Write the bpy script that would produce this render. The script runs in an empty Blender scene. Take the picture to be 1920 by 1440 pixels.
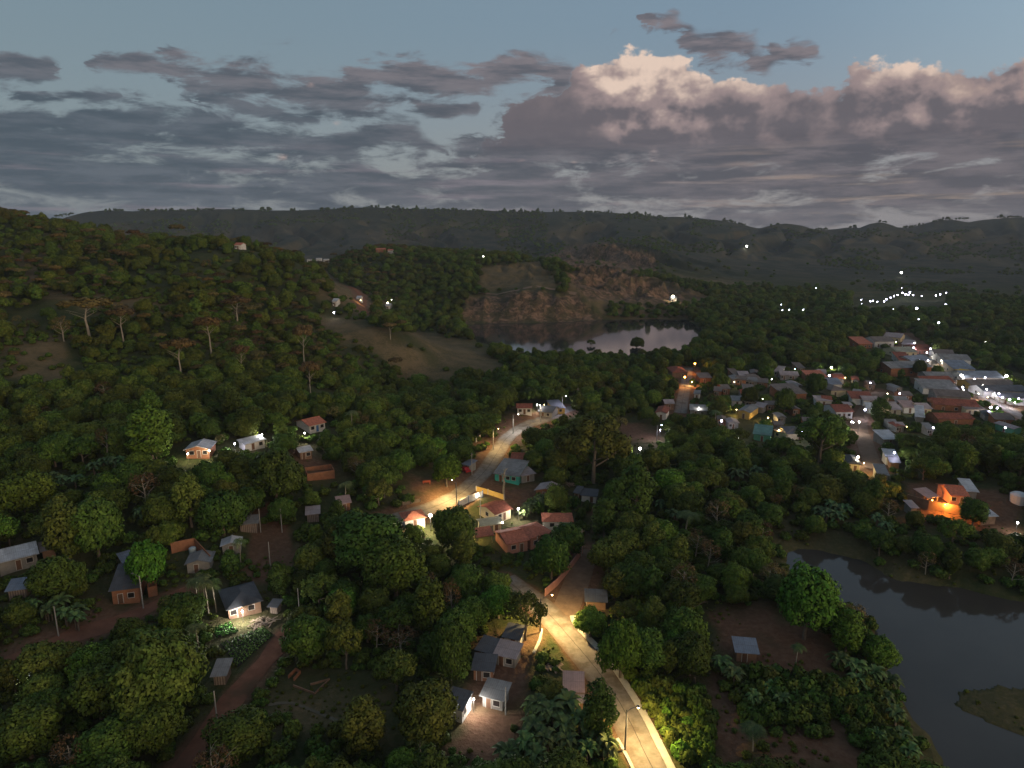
import bpy, bmesh, math, random
import numpy as np
from mathutils import Vector, Matrix

random.seed(7)
RNG = np.random.default_rng(7)
R = math.radians
scene = bpy.context.scene
COL = scene.collection

# ------------------------------------------------------------------ camera
F = 1281.0                     # focal length in photo pixels (photo 1920 x 1440)
PITCH = R(12.8)
ZC = 75.0                      # drone height above the valley floor
cam_data = bpy.data.cameras.new("camera")
cam = bpy.data.objects.new("camera", cam_data)
COL.objects.link(cam)
cam.location = (0, 0, ZC)
cam.rotation_euler = (R(90) - PITCH, 0, 0)
cam_data.sensor_width = 36.0
cam_data.lens = 36.0 * F / 1920.0
cam_data.clip_start = 0.5
cam_data.clip_end = 30000
scene.camera = cam
CP, SP = math.cos(PITCH), math.sin(PITCH)

def ray(u, v):
    X = (u - 960.0) / F; V = (720.0 - v) / F
    return X, CP + V * SP, -SP + V * CP
def at_y(u, v, Y):
    d = ray(u, v); t = Y / d[1]
    return (t * d[0], Y, ZC + t * d[2])
def at_z(u, v, z):
    d = ray(u, v); t = (z - ZC) / d[2]
    return (t * d[0], t * d[1], z)
def project(x, y, z):
    """world -> photo pixels; works on arrays"""
    zz = z - ZC
    dep = y * CP - zz * SP
    up = y * SP + zz * CP
    dep = np.where(np.abs(dep) < 1e-3, 1e-3, dep)
    return 960 + F * x / dep, 720 - F * up / dep, dep

# ------------------------------------------------------------------ render settings
scene.view_settings.view_transform = 'Standard'
scene.view_settings.look = 'None'
scene.view_settings.exposure = 0.05
scene.view_settings.gamma = 1.0
scene.render.engine = 'CYCLES'
cy = scene.cycles
cy.use_denoising = True
cy.max_bounces = 4
cy.diffuse_bounces = 2
cy.glossy_bounces = 2
cy.transmission_bounces = 2
cy.volume_bounces = 0
cy.transparent_max_bounces = 6
cy.caustics_reflective = False
cy.caustics_refractive = False
cy.sample_clamp_indirect = 3.0

# ------------------------------------------------------------------ node helpers
class NT:
    def __init__(self, tree):
        self.t = tree; self.n = tree.nodes; self.l = tree.links
    def new(self, typ, **kw):
        n = self.n.new(typ)
        for k, v in kw.items(): setattr(n, k, v)
        return n
    def put(self, sock, val):
        if isinstance(val, bpy.types.NodeSocket): self.l.new(val, sock)
        else: sock.default_value = val
    def math(self, op, a, b=None, c=None, clamp=False):
        n = self.new('ShaderNodeMath', operation=op, use_clamp=clamp)
        self.put(n.inputs[0], a)
        if b is not None: self.put(n.inputs[1], b)
        if c is not None: self.put(n.inputs[2], c)
        return n.outputs[0]
    def vmath(self, op, a, b=None, scale=None):
        n = self.new('ShaderNodeVectorMath', operation=op)
        self.put(n.inputs[0], a)
        if b is not None: self.put(n.inputs[1], b)
        if scale is not None: self.put(n.inputs['Scale'], scale)
        return n.outputs['Value'] if op in ('DOT_PRODUCT', 'LENGTH', 'DISTANCE') else n.outputs['Vector']
    def mix(self, f, a, b, blend='MIX'):
        n = self.new('ShaderNodeMix', data_type='RGBA', blend_type=blend)
        n.clamp_factor = True
        self.put(n.inputs[0], f)
        for s, val in ((n.inputs[6], a), (n.inputs[7], b)):
            if isinstance(val, (tuple, list)): val = tuple(val) + ((1.0,) if len(val) == 3 else ())
            self.put(s, val)
        return n.outputs[2]
    def noise(self, vec, scale, detail=4, rough=0.55, lac=2.0, dist=0.0, typ='3D', out='Fac'):
        n = self.new('ShaderNodeTexNoise', noise_dimensions=typ)
        self.put(n.inputs['Vector'], vec)
        n.inputs['Scale'].default_value = scale
        n.inputs['Detail'].default_value = detail
        n.inputs['Roughness'].default_value = rough
        n.inputs['Lacunarity'].default_value = lac
        n.inputs['Distortion'].default_value = dist
        return n.outputs[out]
    def step(self, x, lo, hi, a=0.0, b=1.0, smooth=True):
        n = self.new('ShaderNodeMapRange', interpolation_type='SMOOTHSTEP' if smooth else 'LINEAR')
        self.put(n.inputs[0], x)
        for i, val in ((1, lo), (2, hi), (3, a), (4, b)): self.put(n.inputs[i], val)
        return n.outputs[0]
    def combine(self, x, y, z):
        n = self.new('ShaderNodeCombineXYZ')
        for i, val in enumerate((x, y, z)): self.put(n.inputs[i], val)
        return n.outputs[0]
    def sep(self, v):
        n = self.new('ShaderNodeSeparateXYZ'); self.put(n.inputs[0], v)
        return n.outputs[0], n.outputs[1], n.outputs[2]

def lin(r, g, b):
    f = lambda c: (c / 12.92 if c <= .04045 else ((c + .055) / 1.055) ** 2.4)
    return (f(r / 255), f(g / 255), f(b / 255))

# ------------------------------------------------------------------ world: dusk sky with clouds
SUN_AZ, SUN_EL = R(128), R(6)          # sunset glow behind the camera, to its right
world = bpy.data.worlds.new("World")
scene.world = world
world.use_nodes = True
world.cycles.sampling_method = 'MANUAL'
world.cycles.sample_map_resolution = 512

def azel(u, v):
    d = ray(u, v); L = math.sqrt(d[0]**2 + d[1]**2 + d[2]**2)
    return math.atan2(d[0], d[1]) * 12.81, math.asin(d[2] / L) * 12.81   # in hundreds of photo pixels

def build_world():
    t = NT(world.node_tree); t.n.clear()
    out = t.new('ShaderNodeOutputWorld')
    sky = t.new('ShaderNodeTexSky', sky_type='NISHITA')
    sky.sun_disc = False
    sky.sun_elevation = SUN_EL
    sky.sun_rotation = SUN_AZ
    sky.air_density = 1.2; sky.dust_density = 1.5; sky.ozone_density = 2.0
    bg_sky = t.new('ShaderNodeBackground')
    tc = t.new('ShaderNodeTexCoord')
    d = tc.outputs['Generated']
    x, y, z = t.sep(d)
    az = t.math('MULTIPLY', t.math('ARCTAN2', x, y), 12.81)      # hundreds of photo pixels at the horizon
    el = t.math('MULTIPLY', t.math('ARCSINE', z), 12.81)
    SPAN = 16.0
    def curve(xs, pts, scale=8.0):
        n = t.new('ShaderNodeFloatCurve')
        c = n.mapping.curves[0]
        pts = sorted(pts)
        pts = [((p[0] + SPAN) / (2 * SPAN), p[1] / scale) for p in pts]
        while len(c.points) < len(pts): c.points.new(0.5, 0.5)
        for q, p in zip(c.points, pts): q.location = p; q.handle_type = 'AUTO'
        n.mapping.update()
        t.put(n.inputs['Value'], xs)
        return t.math('MULTIPLY', n.outputs[0], scale)
    # --- clear dusk sky: nishita, softened towards the pale grey blue of the photograph
    nis = t.mix(1.0, sky.outputs[0], (0.10, 0.10, 0.10), 'MULTIPLY')
    upper = t.mix(t.step(az, -9.0, 9.0), lin(124, 143, 155), lin(132, 155, 176))
    low = t.mix(t.step(az, -9.0, 9.0), lin(134, 145, 154), lin(168, 164, 166))
    grad = t.mix(t.step(el, 0.3, 3.6), low, upper)
    grad = t.mix(t.step(az, 3.5, 10.0, 0.0, 0.75), grad, t.mix(t.step(el, 0.3, 2.5), lin(150, 146, 150), lin(164, 188, 204)))
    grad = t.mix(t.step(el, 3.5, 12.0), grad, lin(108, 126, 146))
    clear = t.mix(0.8, nis, grad)
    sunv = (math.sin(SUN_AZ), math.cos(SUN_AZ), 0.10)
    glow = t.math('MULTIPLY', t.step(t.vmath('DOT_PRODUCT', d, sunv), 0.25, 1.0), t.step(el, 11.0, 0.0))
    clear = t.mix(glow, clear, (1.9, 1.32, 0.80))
    # --- clouds: warped directions, layers given by centre line and thickness along the horizon
    wn = t.noise(t.combine(t.math('MULTIPLY', az, 0.75), t.math('MULTIPLY', el, 1.25), 3.1), 1.3, 3, 0.55, out='Color')
    warp = t.vmath('MULTIPLY', t.vmath('SUBTRACT', wn, (0.5, 0.5, 0.5)), (0.8, 0.55, 0.0))
    PW = t.vmath('ADD', t.combine(az, el, 0.0), warp)
    aw, ew, _ = t.sep(PW)
    flat = t.combine(t.math('MULTIPLY', az, 0.50), t.math('MULTIPLY', el, 1.7), 0.7)
    lump = t.combine(t.math('MULTIPLY', az, 0.9), t.math('MULTIPLY', el, 1.15), 5.2)
    fb_flat = t.noise(flat, 1.9, 8, 0.66, dist=0.35)
    fb_lump = t.noise(lump, 1.7, 8, 0.60)
    xs = t.math('MULTIPLY_ADD', t.math('ADD', aw, t.math('MULTIPLY', t.math('SUBTRACT', fb_flat, 0.5), 1.1)), 1 / (2 * SPAN), 0.5, clamp=True)
    fb_soft = t.noise(t.vmath('ADD', lump, (0.16, 0.22, 0.02)), 1.7, 3, 0.5)
    def layer(pts):
        P = [(azel(u, v), h / 100.0) for u, v, h in pts]
        ctr = curve(xs, [(p[0][0], p[0][1]) for p in P])
        hh = curve(xs, [(p[0][0], p[1]) for p in P], 2.0)
        dist = t.math('ABSOLUTE', t.math('SUBTRACT', ew, ctr))
        dens = t.math('SUBTRACT', 1.0, t.math('DIVIDE', dist, t.math('MAXIMUM', hh, 0.09)))
        return t.math('SUBTRACT', dens, t.step(hh, 0.10, 0.02, 0.0, 2.2))
    L1 = layer([(-200, 126, 1), (-40, 124, 10), (40, 124, 14), (100, 127, 9), (130, 124, 1), (165, 122, 9), (240, 122, 13), (290, 126, 10), (340, 134, 24), (450, 156, 31), (550, 180, 33), (640, 186, 32), (700, 188, 22), (750, 194, 12),
                (800, 201, 16), (840, 206, 14), (890, 203, 8), (930, 200, 1), (1180, 60, 1), (1235, 45, 12), (1290, 72, 13), (1340, 92, 20), (1400, 98, 27), (1440, 118, 17), (1470, 105, 10), (1500, 104, 13), (1545, 114, 7), (1580, 120, 1), (2100, 110, 1)])
    L2 = layer([(-40, 184, 1), (40, 184, 8), (140, 184, 13), (215, 186, 8), (250, 184, 1), (270, 177, 7), (300, 180, 1), (360, 188, 4), (390, 193, 13), (480, 214, 17), (560, 222, 15), (620, 190, 4), (650, 152, 15), (720, 148, 26), (800, 155, 28), (880, 165, 20), (930, 150, 22), (980, 132, 24),
                (1040, 150, 30), (1100, 150, 4), (1200, 150, 1), (2100, 150, 1)])
    L3 = layer([(-300, 235, 22), (-50, 226, 24), (50, 230, 24), (150, 226, 26), (250, 236, 30), (350, 250, 32), (450, 262, 32), (550, 268, 32), (650, 264, 38), (700, 260, 42), (745, 262, 30), (790, 264, 17), (822, 272, 9), (855, 282, 15), (900, 276, 26), (950, 262, 44), (1000, 246, 56),
                (1060, 250, 46), (1120, 258, 36), (1200, 262, 34), (1400, 270, 38), (1600, 275, 40), (1920, 275, 40), (2200, 270, 40), (2380, 270, 5)])
    L4 = layer([(-300, 310, 90), (-40, 310, 80), (60, 318, 78), (200, 336, 68), (320, 350, 56), (500, 352, 54), (700, 352, 54), (900, 352, 56), (1100, 352, 56), (1300, 348, 60), (1500, 345, 62), (1700, 345, 66), (1920, 345, 66), (2300, 345, 60)])
    ff = t.math('SMOOTH_MAX', t.math('MAXIMUM', L1, L2), t.math('SMOOTH_MAX', L3, L4, 0.15), 0.15)
    ff = t.math('MAXIMUM', t.math('MULTIPLY', ff, 0.85), -1.6)
    Df = t.math('ADD', ff, t.math('MULTIPLY', t.math('SUBTRACT', fb_flat, 0.50), 5.2))
    af = t.step(Df, -0.40, 0.55)
    # piled cumulus on the right
    tops = [(800, 340), (860, 310), (920, 245), (965, 190), (1000, 166), (1020, 160), (1050, 160), (1085, 128), (1120, 122), (1150, 102), (1180, 94), (1208, 90), (1240, 98), (1270, 108), (1300, 124), (1330, 140), (1370, 152), (1410, 158), (1450, 150), (1500, 162), (1535, 170),
            (1580, 150), (1600, 128), (1640, 110), (1690, 102), (1730, 107), (1752, 124), (1775, 118), (1840, 112), (1880, 106), (1920, 96), (2050, 90), (2200, 140), (2350, 330)]
    T = [azel(u, v) for u, v in tops]
    T = [(-SPAN, 0.0), (T[0][0] - 0.05, 0.0)] + T + [(SPAN, 0.0)]
    top = curve(xs, T)
    under = t.math('SUBTRACT', top, t.math('MULTIPLY_ADD', t.math('SUBTRACT', ew, el), 0.55, el))      # depth below the cloud top
    Dl = t.math('ADD', t.math('MULTIPLY', under, 2.2), t.math('MULTIPLY', t.math('SUBTRACT', fb_lump, 0.52), 2.4))
    al = t.math('MULTIPLY', t.step(Dl, 0.0, 0.22), t.step(el, 0.95, 1.45))
    al = t.math('MULTIPLY', al, t.step(top, 0.3, 1.0))
    bri = curve(xs, [(azel(u, 200)[0], b) for u, b in ((860, .05), (980, .12), (1060, .18), (1110, .42), (1150, .85), (1215, 1.0), (1300, .85), (1350, .68), (1430, .56), (1540, .48), (1600, .52), (1690, .88), (1740, .8), (1800, .72), (1920, .8), (2100, .6))], 2.0)
    vert = t.step(el, 1.30, 3.0)
    relief = t.math('MULTIPLY', t.math('SUBTRACT', fb_lump, fb_soft), 2.2)
    lit = t.math('MULTIPLY', bri, t.math('ADD', t.math('MULTIPLY', vert, 1.0), relief))
    lit = t.math('ADD', lit, t.math('MULTIPLY', t.step(under, 0.35, 0.0), t.math('MULTIPLY', bri, 0.25)))
    c_l = t.mix(t.step(lit, 0.0, 0.42), lin(102, 98, 104), lin(150, 134, 134))
    c_l = t.mix(t.step(lit, 0.38, 0.98), c_l, lin(224, 200, 184))
    warmr = t.math('MULTIPLY', t.step(az, 6.0, 9.0), t.step(lit, 0.2, 0.7))
    c_l = t.mix(t.math('MULTIPLY', warmr, 0.6), c_l, lin(196, 164, 140))
    rel_f = t.step(t.noise(t.vmath('ADD', t.vmath('MULTIPLY', flat, (0.8, 1.5, 1.0)), (0.0, 0.0, 9.0)), 2.4, 6, 0.64), 0.36, 0.66)
    dark_f = t.mix(t.step(az, -7.0, 6.0), lin(70, 82, 93), lin(82, 82, 90))
    lite_f = t.mix(t.step(az, -7.0, 6.0), lin(92, 101, 111), lin(112, 106, 111))
    c_f = t.mix(rel_f, dark_f, lite_f)
    # upper edges of the thin streaks turn mauve
    c_f = t.mix(t.math('MULTIPLY', t.step(el, 1.7, 2.9), 0.6), c_f, t.mix(rel_f, lin(98, 98, 106), lin(140, 129, 132)))
    pink = t.math('MULTIPLY', t.step(t.noise(t.combine(t.math('MULTIPLY', az, 0.22), t.math('MULTIPLY', el, 3.2), 1.7), 1.7, 5, 0.6), 0.52, 0.70), t.step(el, 1.9, 0.3))
    c_f = t.mix(t.math('MULTIPLY', pink, 0.6), c_f, t.mix(t.step(az, 0.0, 7.5), lin(150, 138, 146), lin(198, 170, 142)))
    sky2 = t.mix(al, clear, c_l)
    front = t.math('SUBTRACT', 0.93, t.math('MULTIPLY', t.math('MULTIPLY', al, t.step(el, 1.15, 1.75)), 0.88))
    sky2 = t.mix(t.math('MULTIPLY', af, front), sky2, c_f)
    # small sunlit puffs between the streaks
    for u, v, a, b in ((627, 227, .17, .09), (529, 293, .14, .10), (583, 158, .14, .12), (980, 300, .34, .08), (1080, 303, .30, .09), (1222, 302, .10, .09)):
        q = t.vmath('MULTIPLY', t.vmath('SUBTRACT', t.vmath('ADD', t.vmath('MULTIPLY', PW, (0.35, 0.35, 0)), t.vmath('MULTIPLY', t.combine(az, el, 0.0), (0.65, 0.65, 0))), azel(u, v) + (0,)), (1 / a, 1 / b, 0))
        k = t.step(t.math('ADD', t.vmath('LENGTH', q), t.math('ADD', t.math('MULTIPLY', fb_lump, 2.2), t.math('MULTIPLY', fb_flat, 2.6))), 3.05, 1.6)
        sky2 = t.mix(t.math('MULTIPLY', k, 0.62), sky2, lin(214, 180, 168))
    final = t.mix(t.step(el, -0.8, -0.2), lin(60, 66, 70), sky2)
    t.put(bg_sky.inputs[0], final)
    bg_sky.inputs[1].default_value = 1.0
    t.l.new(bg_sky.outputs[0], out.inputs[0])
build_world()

# ------------------------------------------------------------------ the last warm light from behind, to the right
sd = bpy.data.lights.new("sun", 'SUN')
sd.energy = 0.80
sd.angle = R(14)
sd.color = (1.0, 0.80, 0.58)
so = bpy.data.objects.new("sun", sd)
COL.objects.link(so)
sdir = Vector((math.sin(SUN_AZ) * math.cos(SUN_EL), math.cos(SUN_AZ) * math.cos(SUN_EL), math.sin(SUN_EL)))
so.rotation_euler = sdir.to_track_quat('Z', 'Y').to_euler()

# ================================================================== numpy noise
def _hash(ix, iy, seed):
    h = (ix.astype(np.int64) * 374761393 + iy.astype(np.int64) * 668265263 + seed * 1442695041) & 0x7fffffff
    h = ((h ^ (h >> 13)) * 1274126177) & 0x7fffffff
    h = h ^ (h >> 16)
    return (h & 0xffff) / 65535.0
def vnoise(x, y, seed=0):
    x = np.asarray(x, float); y = np.asarray(y, float)
    ix = np.floor(x); iy = np.floor(y); fx = x - ix; fy = y - iy
    ix = ix.astype(np.int64); iy = iy.astype(np.int64)
    fx = fx * fx * (3 - 2 * fx); fy = fy * fy * (3 - 2 * fy)
    a = _hash(ix, iy, seed); b = _hash(ix + 1, iy, seed); c = _hash(ix, iy + 1, seed); d = _hash(ix + 1, iy + 1, seed)
    return (a + (b - a) * fx) * (1 - fy) + (c + (d - c) * fx) * fy
def fbm(x, y, seed=0, oct=4, gain=0.5):
    s = 0; amp = 1; tot = 0
    for o in range(oct):
        s = s + amp * (vnoise(x, y, seed + o * 17) - 0.5); tot += amp
        x = x * 2.03 + 11.7; y = y * 2.03 - 5.3; amp *= gain
    return s / tot * 2
def sdf(px, py, poly):
    """signed distance to a polygon, negative inside"""
    px = np.asarray(px, float); py = np.asarray(py, float)
    d = np.full(px.shape, 1e18); ins = np.zeros(px.shape, bool)
    n = len(poly)
    for i in range(n):
        ax, ay = poly[i]; bx, by = poly[(i + 1) % n]
        ex, ey = bx - ax, by - ay
        wx, wy = px - ax, py - ay
        q = np.clip((wx * ex + wy * ey) / (ex * ex + ey * ey + 1e-12), 0, 1)
        d = np.minimum(d, (wx - ex * q) ** 2 + (wy - ey * q) ** 2)
        c = ((ay > py) != (by > py)) & (px < ex * (py - ay) / ((by - ay) if by != ay else 1e-12) + ax)
        ins ^= c
    d = np.sqrt(d)
    return np.where(ins, -d, d)
def pdist(px, py, line):
    """distance to a polyline"""
    px = np.asarray(px, float); py = np.asarray(py, float)
    d = np.full(px.shape, 1e18)
    for (ax, ay), (bx, by) in zip(line[:-1], line[1:]):
        ex, ey = bx - ax, by - ay
        wx, wy = px - ax, py - ay
        q = np.clip((wx * ex + wy * ey) / (ex * ex + ey * ey + 1e-12), 0, 1)
        d = np.minimum(d, (wx - ex * q) ** 2 + (wy - ey * q) ** 2)
    return np.sqrt(d)
def sstep(x, a, b):
    t = np.clip((x - a) / (b - a), 0, 1)
    return t * t * (3 - 2 * t)

# ================================================================== terrain
CTRL = []
def cz(z, *pts):
    for u, v in pts: CTRL.append(at_z(u, v, z))
def cY(u, v, Y): CTRL.append(at_y(u, v, Y))
# valley floor, street and town (ground height in metres)
cz(0, (1200, 1430), (1040, 1160), (1400, 1300), (1300, 1000), (700, 1430), (1100, 950), (960, 1250), (330, 1440), (60, 1400), (1500, 900))
cz(1, (640, 1200), (400, 1270), (1650, 830), (1750, 1300), (1300, 800), (1200, 720), (1060, 690), (1500, 760))
cz(2, (860, 950), (150, 1230), (640, 1040), (1400, 690), (1900, 1050))
cz(4, (930, 850), (480, 1010), (1050, 770), (1800, 960))
cz(6, (30, 1100), (220, 1020), (820, 850), (960, 770), (1920, 900))
cz(11, (580, 850), (700, 790), (100, 930))
cz(15, (375, 855), (480, 830), (260, 870))
cz(13, (590, 800),)
cz(1, (950, 700), (760, 700), (700, 720))
# near wooded hill on the left, its bare ridge
cY(820, 690, 360); cY(760, 650, 368); cY(700, 618, 382); cY(590, 596, 400); cY(500, 555, 405)
cY(600, 700, 310); cY(450, 650, 310); cY(300, 640, 290); cY(150, 640, 280); cY(20, 640, 270); cY(300, 740, 235); cY(100, 760, 220)
cY(450, 740, 245); cY(560, 740, 260)
cY(0, 500, 380); cY(200, 520, 370); cY(380, 560, 350)
cY(-10, 416, 480); cY(100, 441, 478); cY(220, 460, 470); cY(330, 470, 455); cY(435, 477, 440); cY(520, 492, 460); cY(590, 512, 480)
cY(-300, 350, 520); cY(-300, 640, 270); cY(-300, 1000, 150); cY(-200, 1400, 90)
# behind it
cY(640, 540, 540); cY(680, 562, 560); cY(720, 580, 565); cY(560, 520, 700); cY(430, 500, 700); cY(200, 480, 760); cY(0, 460, 850)
cz(2, (800, 640), (880, 660), (760, 615), (830, 600))
# quarry cliff over the lake, and the wooded hill behind
cz(1, (900, 604), (1000, 602), (1120, 598))
cY(880, 560, 600); cY(1000, 547, 605); cY(1090, 560, 600); cY(920, 545, 640); cY(1000, 520, 690); cY(900, 500, 720)
cY(700, 474, 800); cY(780, 478, 790); cY(860, 488, 770); cY(960, 494, 760); cY(1040, 520, 740); cY(640, 500, 760)
cY(700, 540, 640); cY(800, 560, 620)
cY(1120, 512, 800); cY(1200, 530, 760); cY(1160, 545, 690); cY(1280, 560, 680); cY(1090, 590, 585)
cz(0, (1300, 590), (1400, 600), (1500, 600), (1700, 570), (1900, 560), (1250, 640), (1400, 640), (1700, 640), (1900, 650), (1750, 740))
# plain and slopes to the far escarpment
cY(600, 494, 1450); cY(450, 486, 1500); cY(250, 470, 1600); cY(0, 470, 1600); cY(800, 490, 1450); cY(950, 496, 1400)
cY(1100, 478, 1250); cY(1200, 480, 1200); cY(1230, 510, 1000); cY(1350, 520, 1050); cY(1500, 522, 1050); cY(1700, 522, 1080); cY(1920, 524, 1080)
cY(1500, 470, 1600); cY(1400, 455, 1700); cY(1700, 480, 1500); cY(1920, 480, 1500); cY(1250, 425, 1900); cY(1150, 440, 1700)
cY(700, 440, 1850); cY(400, 440, 1850); cY(900, 440, 1850); cY(1050, 450, 1700)
for u, v in ((-250, 440), (-60, 425), (75, 408), (150, 396), (260, 391), (420, 389), (600, 390), (700, 387), (830, 391), (960, 394), (1080, 395), (1180, 399),
             (1280, 404), (1360, 412), (1420, 424), (1455, 419), (1490, 417), (1545, 427), (1600, 421), (1645, 414), (1700, 421), (1760, 410), (1840, 405), (1930, 405), (2150, 398), (2400, 405)):
    cY(u, v, 2300)
    cY(u, v + 4, 3200)
cY(2300, 1000, 190); cY(2300, 700, 380); cY(2300, 530, 1080)
CTRL.append((0, 20, 0)); CTRL.append((-40, 30, 2)); CTRL.append((40, 30, 0))
def _lp(x, y):
    r = np.sqrt(x * x + y * y) + 1e-6
    a = np.clip(np.arctan2(x, np.maximum(y, 1e-6) if False else y), -R(52), R(52))
    return a * 2.2, np.log(np.clip(r, 25, 3200))
CA = np.array(CTRL)
_cu, _cv = _lp(CA[:, 0], CA[:, 1])
def _tps(d2):
    return 0.5 * d2 * np.log(d2 + 1e-12)
_n = len(CA)
_K = _tps((_cu[:, None] - _cu[None]) ** 2 + (_cv[:, None] - _cv[None]) ** 2) + np.eye(_n) * 2e-4
_Pm = np.stack([np.ones(_n), _cu, _cv], 1)
_A = np.block([[_K, _Pm], [_Pm.T, np.zeros((3, 3))]])
_sol = np.linalg.solve(_A, np.concatenate([CA[:, 2], np.zeros(3)]))
def h_base(x, y):
    x = np.asarray(x, float); y = np.asarray(y, float)
    shp = x.shape; x = x.ravel(); y = y.ravel(); out = np.empty(x.shape)
    for i in range(0, len(x), 40000):
        u, v = _lp(x[i:i + 40000], y[i:i + 40000])
        K = _tps((u[:, None] - _cu[None]) ** 2 + (v[:, None] - _cv[None]) ** 2)
        out[i:i + 40000] = K @ _sol[:_n] + _sol[_n] + u * _sol[_n + 1] + v * _sol[_n + 2]
    return out.reshape(shp)

ZR, ZL = -2.2, -1.6            # water levels of the river and of the lake
RIVER_PX = [(1472, 1034), (1478, 1060), (1500, 1090), (1540, 1120), (1600, 1140), (1640, 1160), (1655, 1225), (1690, 1290), (1718, 1350), (1770, 1440), (1810, 1560),
            (2300, 1560), (2300, 1190), (2050, 1150), (1930, 1128), (1850, 1112), (1760, 1100), (1690, 1088), (1640, 1066), (1585, 1040), (1540, 1030), (1500, 1027)]
LAKE_PX = [(878, 612), (890, 640), (950, 655), (1010, 664), (1090, 668), (1200, 666), (1270, 660), (1305, 640), (1316, 618), (1290, 600), (1230, 598), (1130, 600), (1060, 604), (1000, 606), (890, 607)]
RIVER = [at_z(u, v, ZR)[:2] for u, v in RIVER_PX]
LAKE = [at_z(u, v, ZL)[:2] for u, v in LAKE_PX]
ISLAND = [at_z(u, v, ZR)[:2] for u, v in ((1782, 1318), (1800, 1298), (1850, 1288), (1930, 1292), (2010, 1320), (2000, 1370), (1930, 1380), (1870, 1366), (1815, 1345))]

CREST_PX = [(-300, 440), (-60, 425), (75, 410), (120, 402), (150, 398), (200, 394), (260, 393), (330, 394), (420, 391), (500, 393), (560, 393), (620, 391), (690, 388), (760, 391), (830, 392), (900, 394), (960, 396), (1020, 397), (1080, 396), (1130, 398), (1180, 400), (1230, 405),
            (1280, 406), (1330, 410), (1360, 414), (1400, 422), (1425, 427), (1448, 421), (1475, 418), (1495, 420), (1530, 428), (1550, 429), (1590, 425), (1612, 426), (1632, 418), (1655, 415), (1675, 419), (1700, 425), (1715, 423), (1740, 416), (1770, 411), (1840, 407), (1930, 406), (2150, 400), (2400, 405)]
_cp = np.array([at_y(u, v, 2300) for u, v in CREST_PX])
CREST_S = _cp[:, 0] / 2300.0
CREST_D = _cp[:, 2] - 3.0 - h_base(_cp[:, 0], _cp[:, 1])

def H(x, y):
    x = np.atleast_1d(np.asarray(x, float)); y = np.atleast_1d(np.asarray(y, float))
    r = np.sqrt(x * x + y * y)
    z = h_base(x, y)
    z = z + fbm(x / 14, y / 14, 3, 3) * np.clip(r / 300, 0.15, 1.2)
    far = sstep(r, 900, 1500)
    if far.max() > 0:
        z = z + np.interp(x / np.maximum(y, 1), CREST_S, CREST_D) * np.exp(-((y - 2300) / 330.0) ** 2) * (y > 0)
        z = z - sstep(y, 2315, 2560) * 55 * (y > 0)
    # gullied face of the escarpment
    aa = np.arctan2(x, y)
    g = np.abs(fbm(aa * 15 + fbm(aa * 9, np.log(r) * 9, 71, 3) * 0.8, np.log(np.maximum(y, 1)) * 1.6, 31, 4))
    face = sstep(y, 1350, 1750) * (1 - sstep(y, 2200, 2310))
    z = z - far * face * (0.32 - np.minimum(g, 0.32)) * 95
    z = z + far * fbm(x / 200, y / 200, 41, 4) * 9 * sstep(r, 1000, 1600) * (1 - 0.7 * sstep(y, 2050, 2300))
    # eroded quarry spoil beyond the lake
    q = np.exp(-(((x - 95) / 95) ** 2 + ((y - 745) / 90) ** 2))
    z = z + q * (np.clip(1 - np.abs(fbm(x / 34 + fbm(x / 15, y / 15, 55, 2) * 0.5, y / 60, 51, 4)) * 3.2, 0, 1) ** 1.5 * 20 - 5)
    q2 = np.exp(-(((x - 180) / 130) ** 2 + ((y - 1180) / 130) ** 2))
    z = z + q2 * (np.clip(1 - np.abs(fbm(x / 60 + y / 140, y / 90, 57, 4)) * 3.0, 0, 1) ** 1.5 * 30 - 8)
    q3 = np.exp(-(((x - 20) / 75) ** 2 + ((y - 592) / 16) ** 2))
    z = z + q3 * (fbm(x / 9, y / 9, 61, 4) * 6 + np.clip(1 - np.abs(fbm(x / 16, y / 40, 63, 3)) * 3, 0, 1) * 6 - 2)
    for poly, zw, w in ((RIVER, ZR, 14.0), (LAKE, ZL, 22.0)):
        bx = [p[0] for p in poly]; by = [p[1] for p in poly]
        m = (x > min(bx) - 40) & (x < max(bx) + 40) & (y > min(by) - 40) & (y < max(by) + 40)
        if not m.any(): continue
        xm, ym = x[m], y[m]
        d = sdf(xm, ym, poly) + fbm(xm / 7, ym / 7, 91, 3) * 2.2
        zo = np.maximum(z[m], zw + 0.5)
        zi = zw - np.clip(-d * 0.22, 0, 1.6)
        k = sstep(d, -1.0, w)
        zz = np.where(d < 0, zi, zw + (zo - zw) * k + np.clip(d * 0.25, 0, 0.35) * (1 - k))
        if poly is RIVER:
            di = sdf(xm, ym, ISLAND) + fbm(xm / 5, ym / 5, 93, 3) * 2.0
            zz = np.where(di < 0, np.maximum(zz, zw + np.clip(-di * 0.12, 0, 0.7)), zz)
        z[m] = zz
    return z
def hz(x, y): return float(H(x, y)[0])
def ground(u, v, lift=0.0):
    """the point where the view ray through a photo pixel meets the ground raised by lift"""
    d = ray(u, v)
    ts = np.concatenate([np.linspace(20, 400, 400), np.linspace(401, 3600, 900)])
    xs, ys, zs = ts * d[0], ts * d[1], ZC + ts * d[2]
    hh = H(xs, ys) + lift
    k = np.argmax(zs <= hh)
    if zs[k] > hh[k]: return None
    a, b = ts[max(k - 1, 0)], ts[k]
    for _ in range(14):
        m = (a + b) / 2
        if ZC + m * d[2] <= hz(m * d[0], m * d[1]) + lift: b = m
        else: a = m
    x, y = b * d[0], b * d[1]
    return (x, y, hz(x, y))

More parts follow.
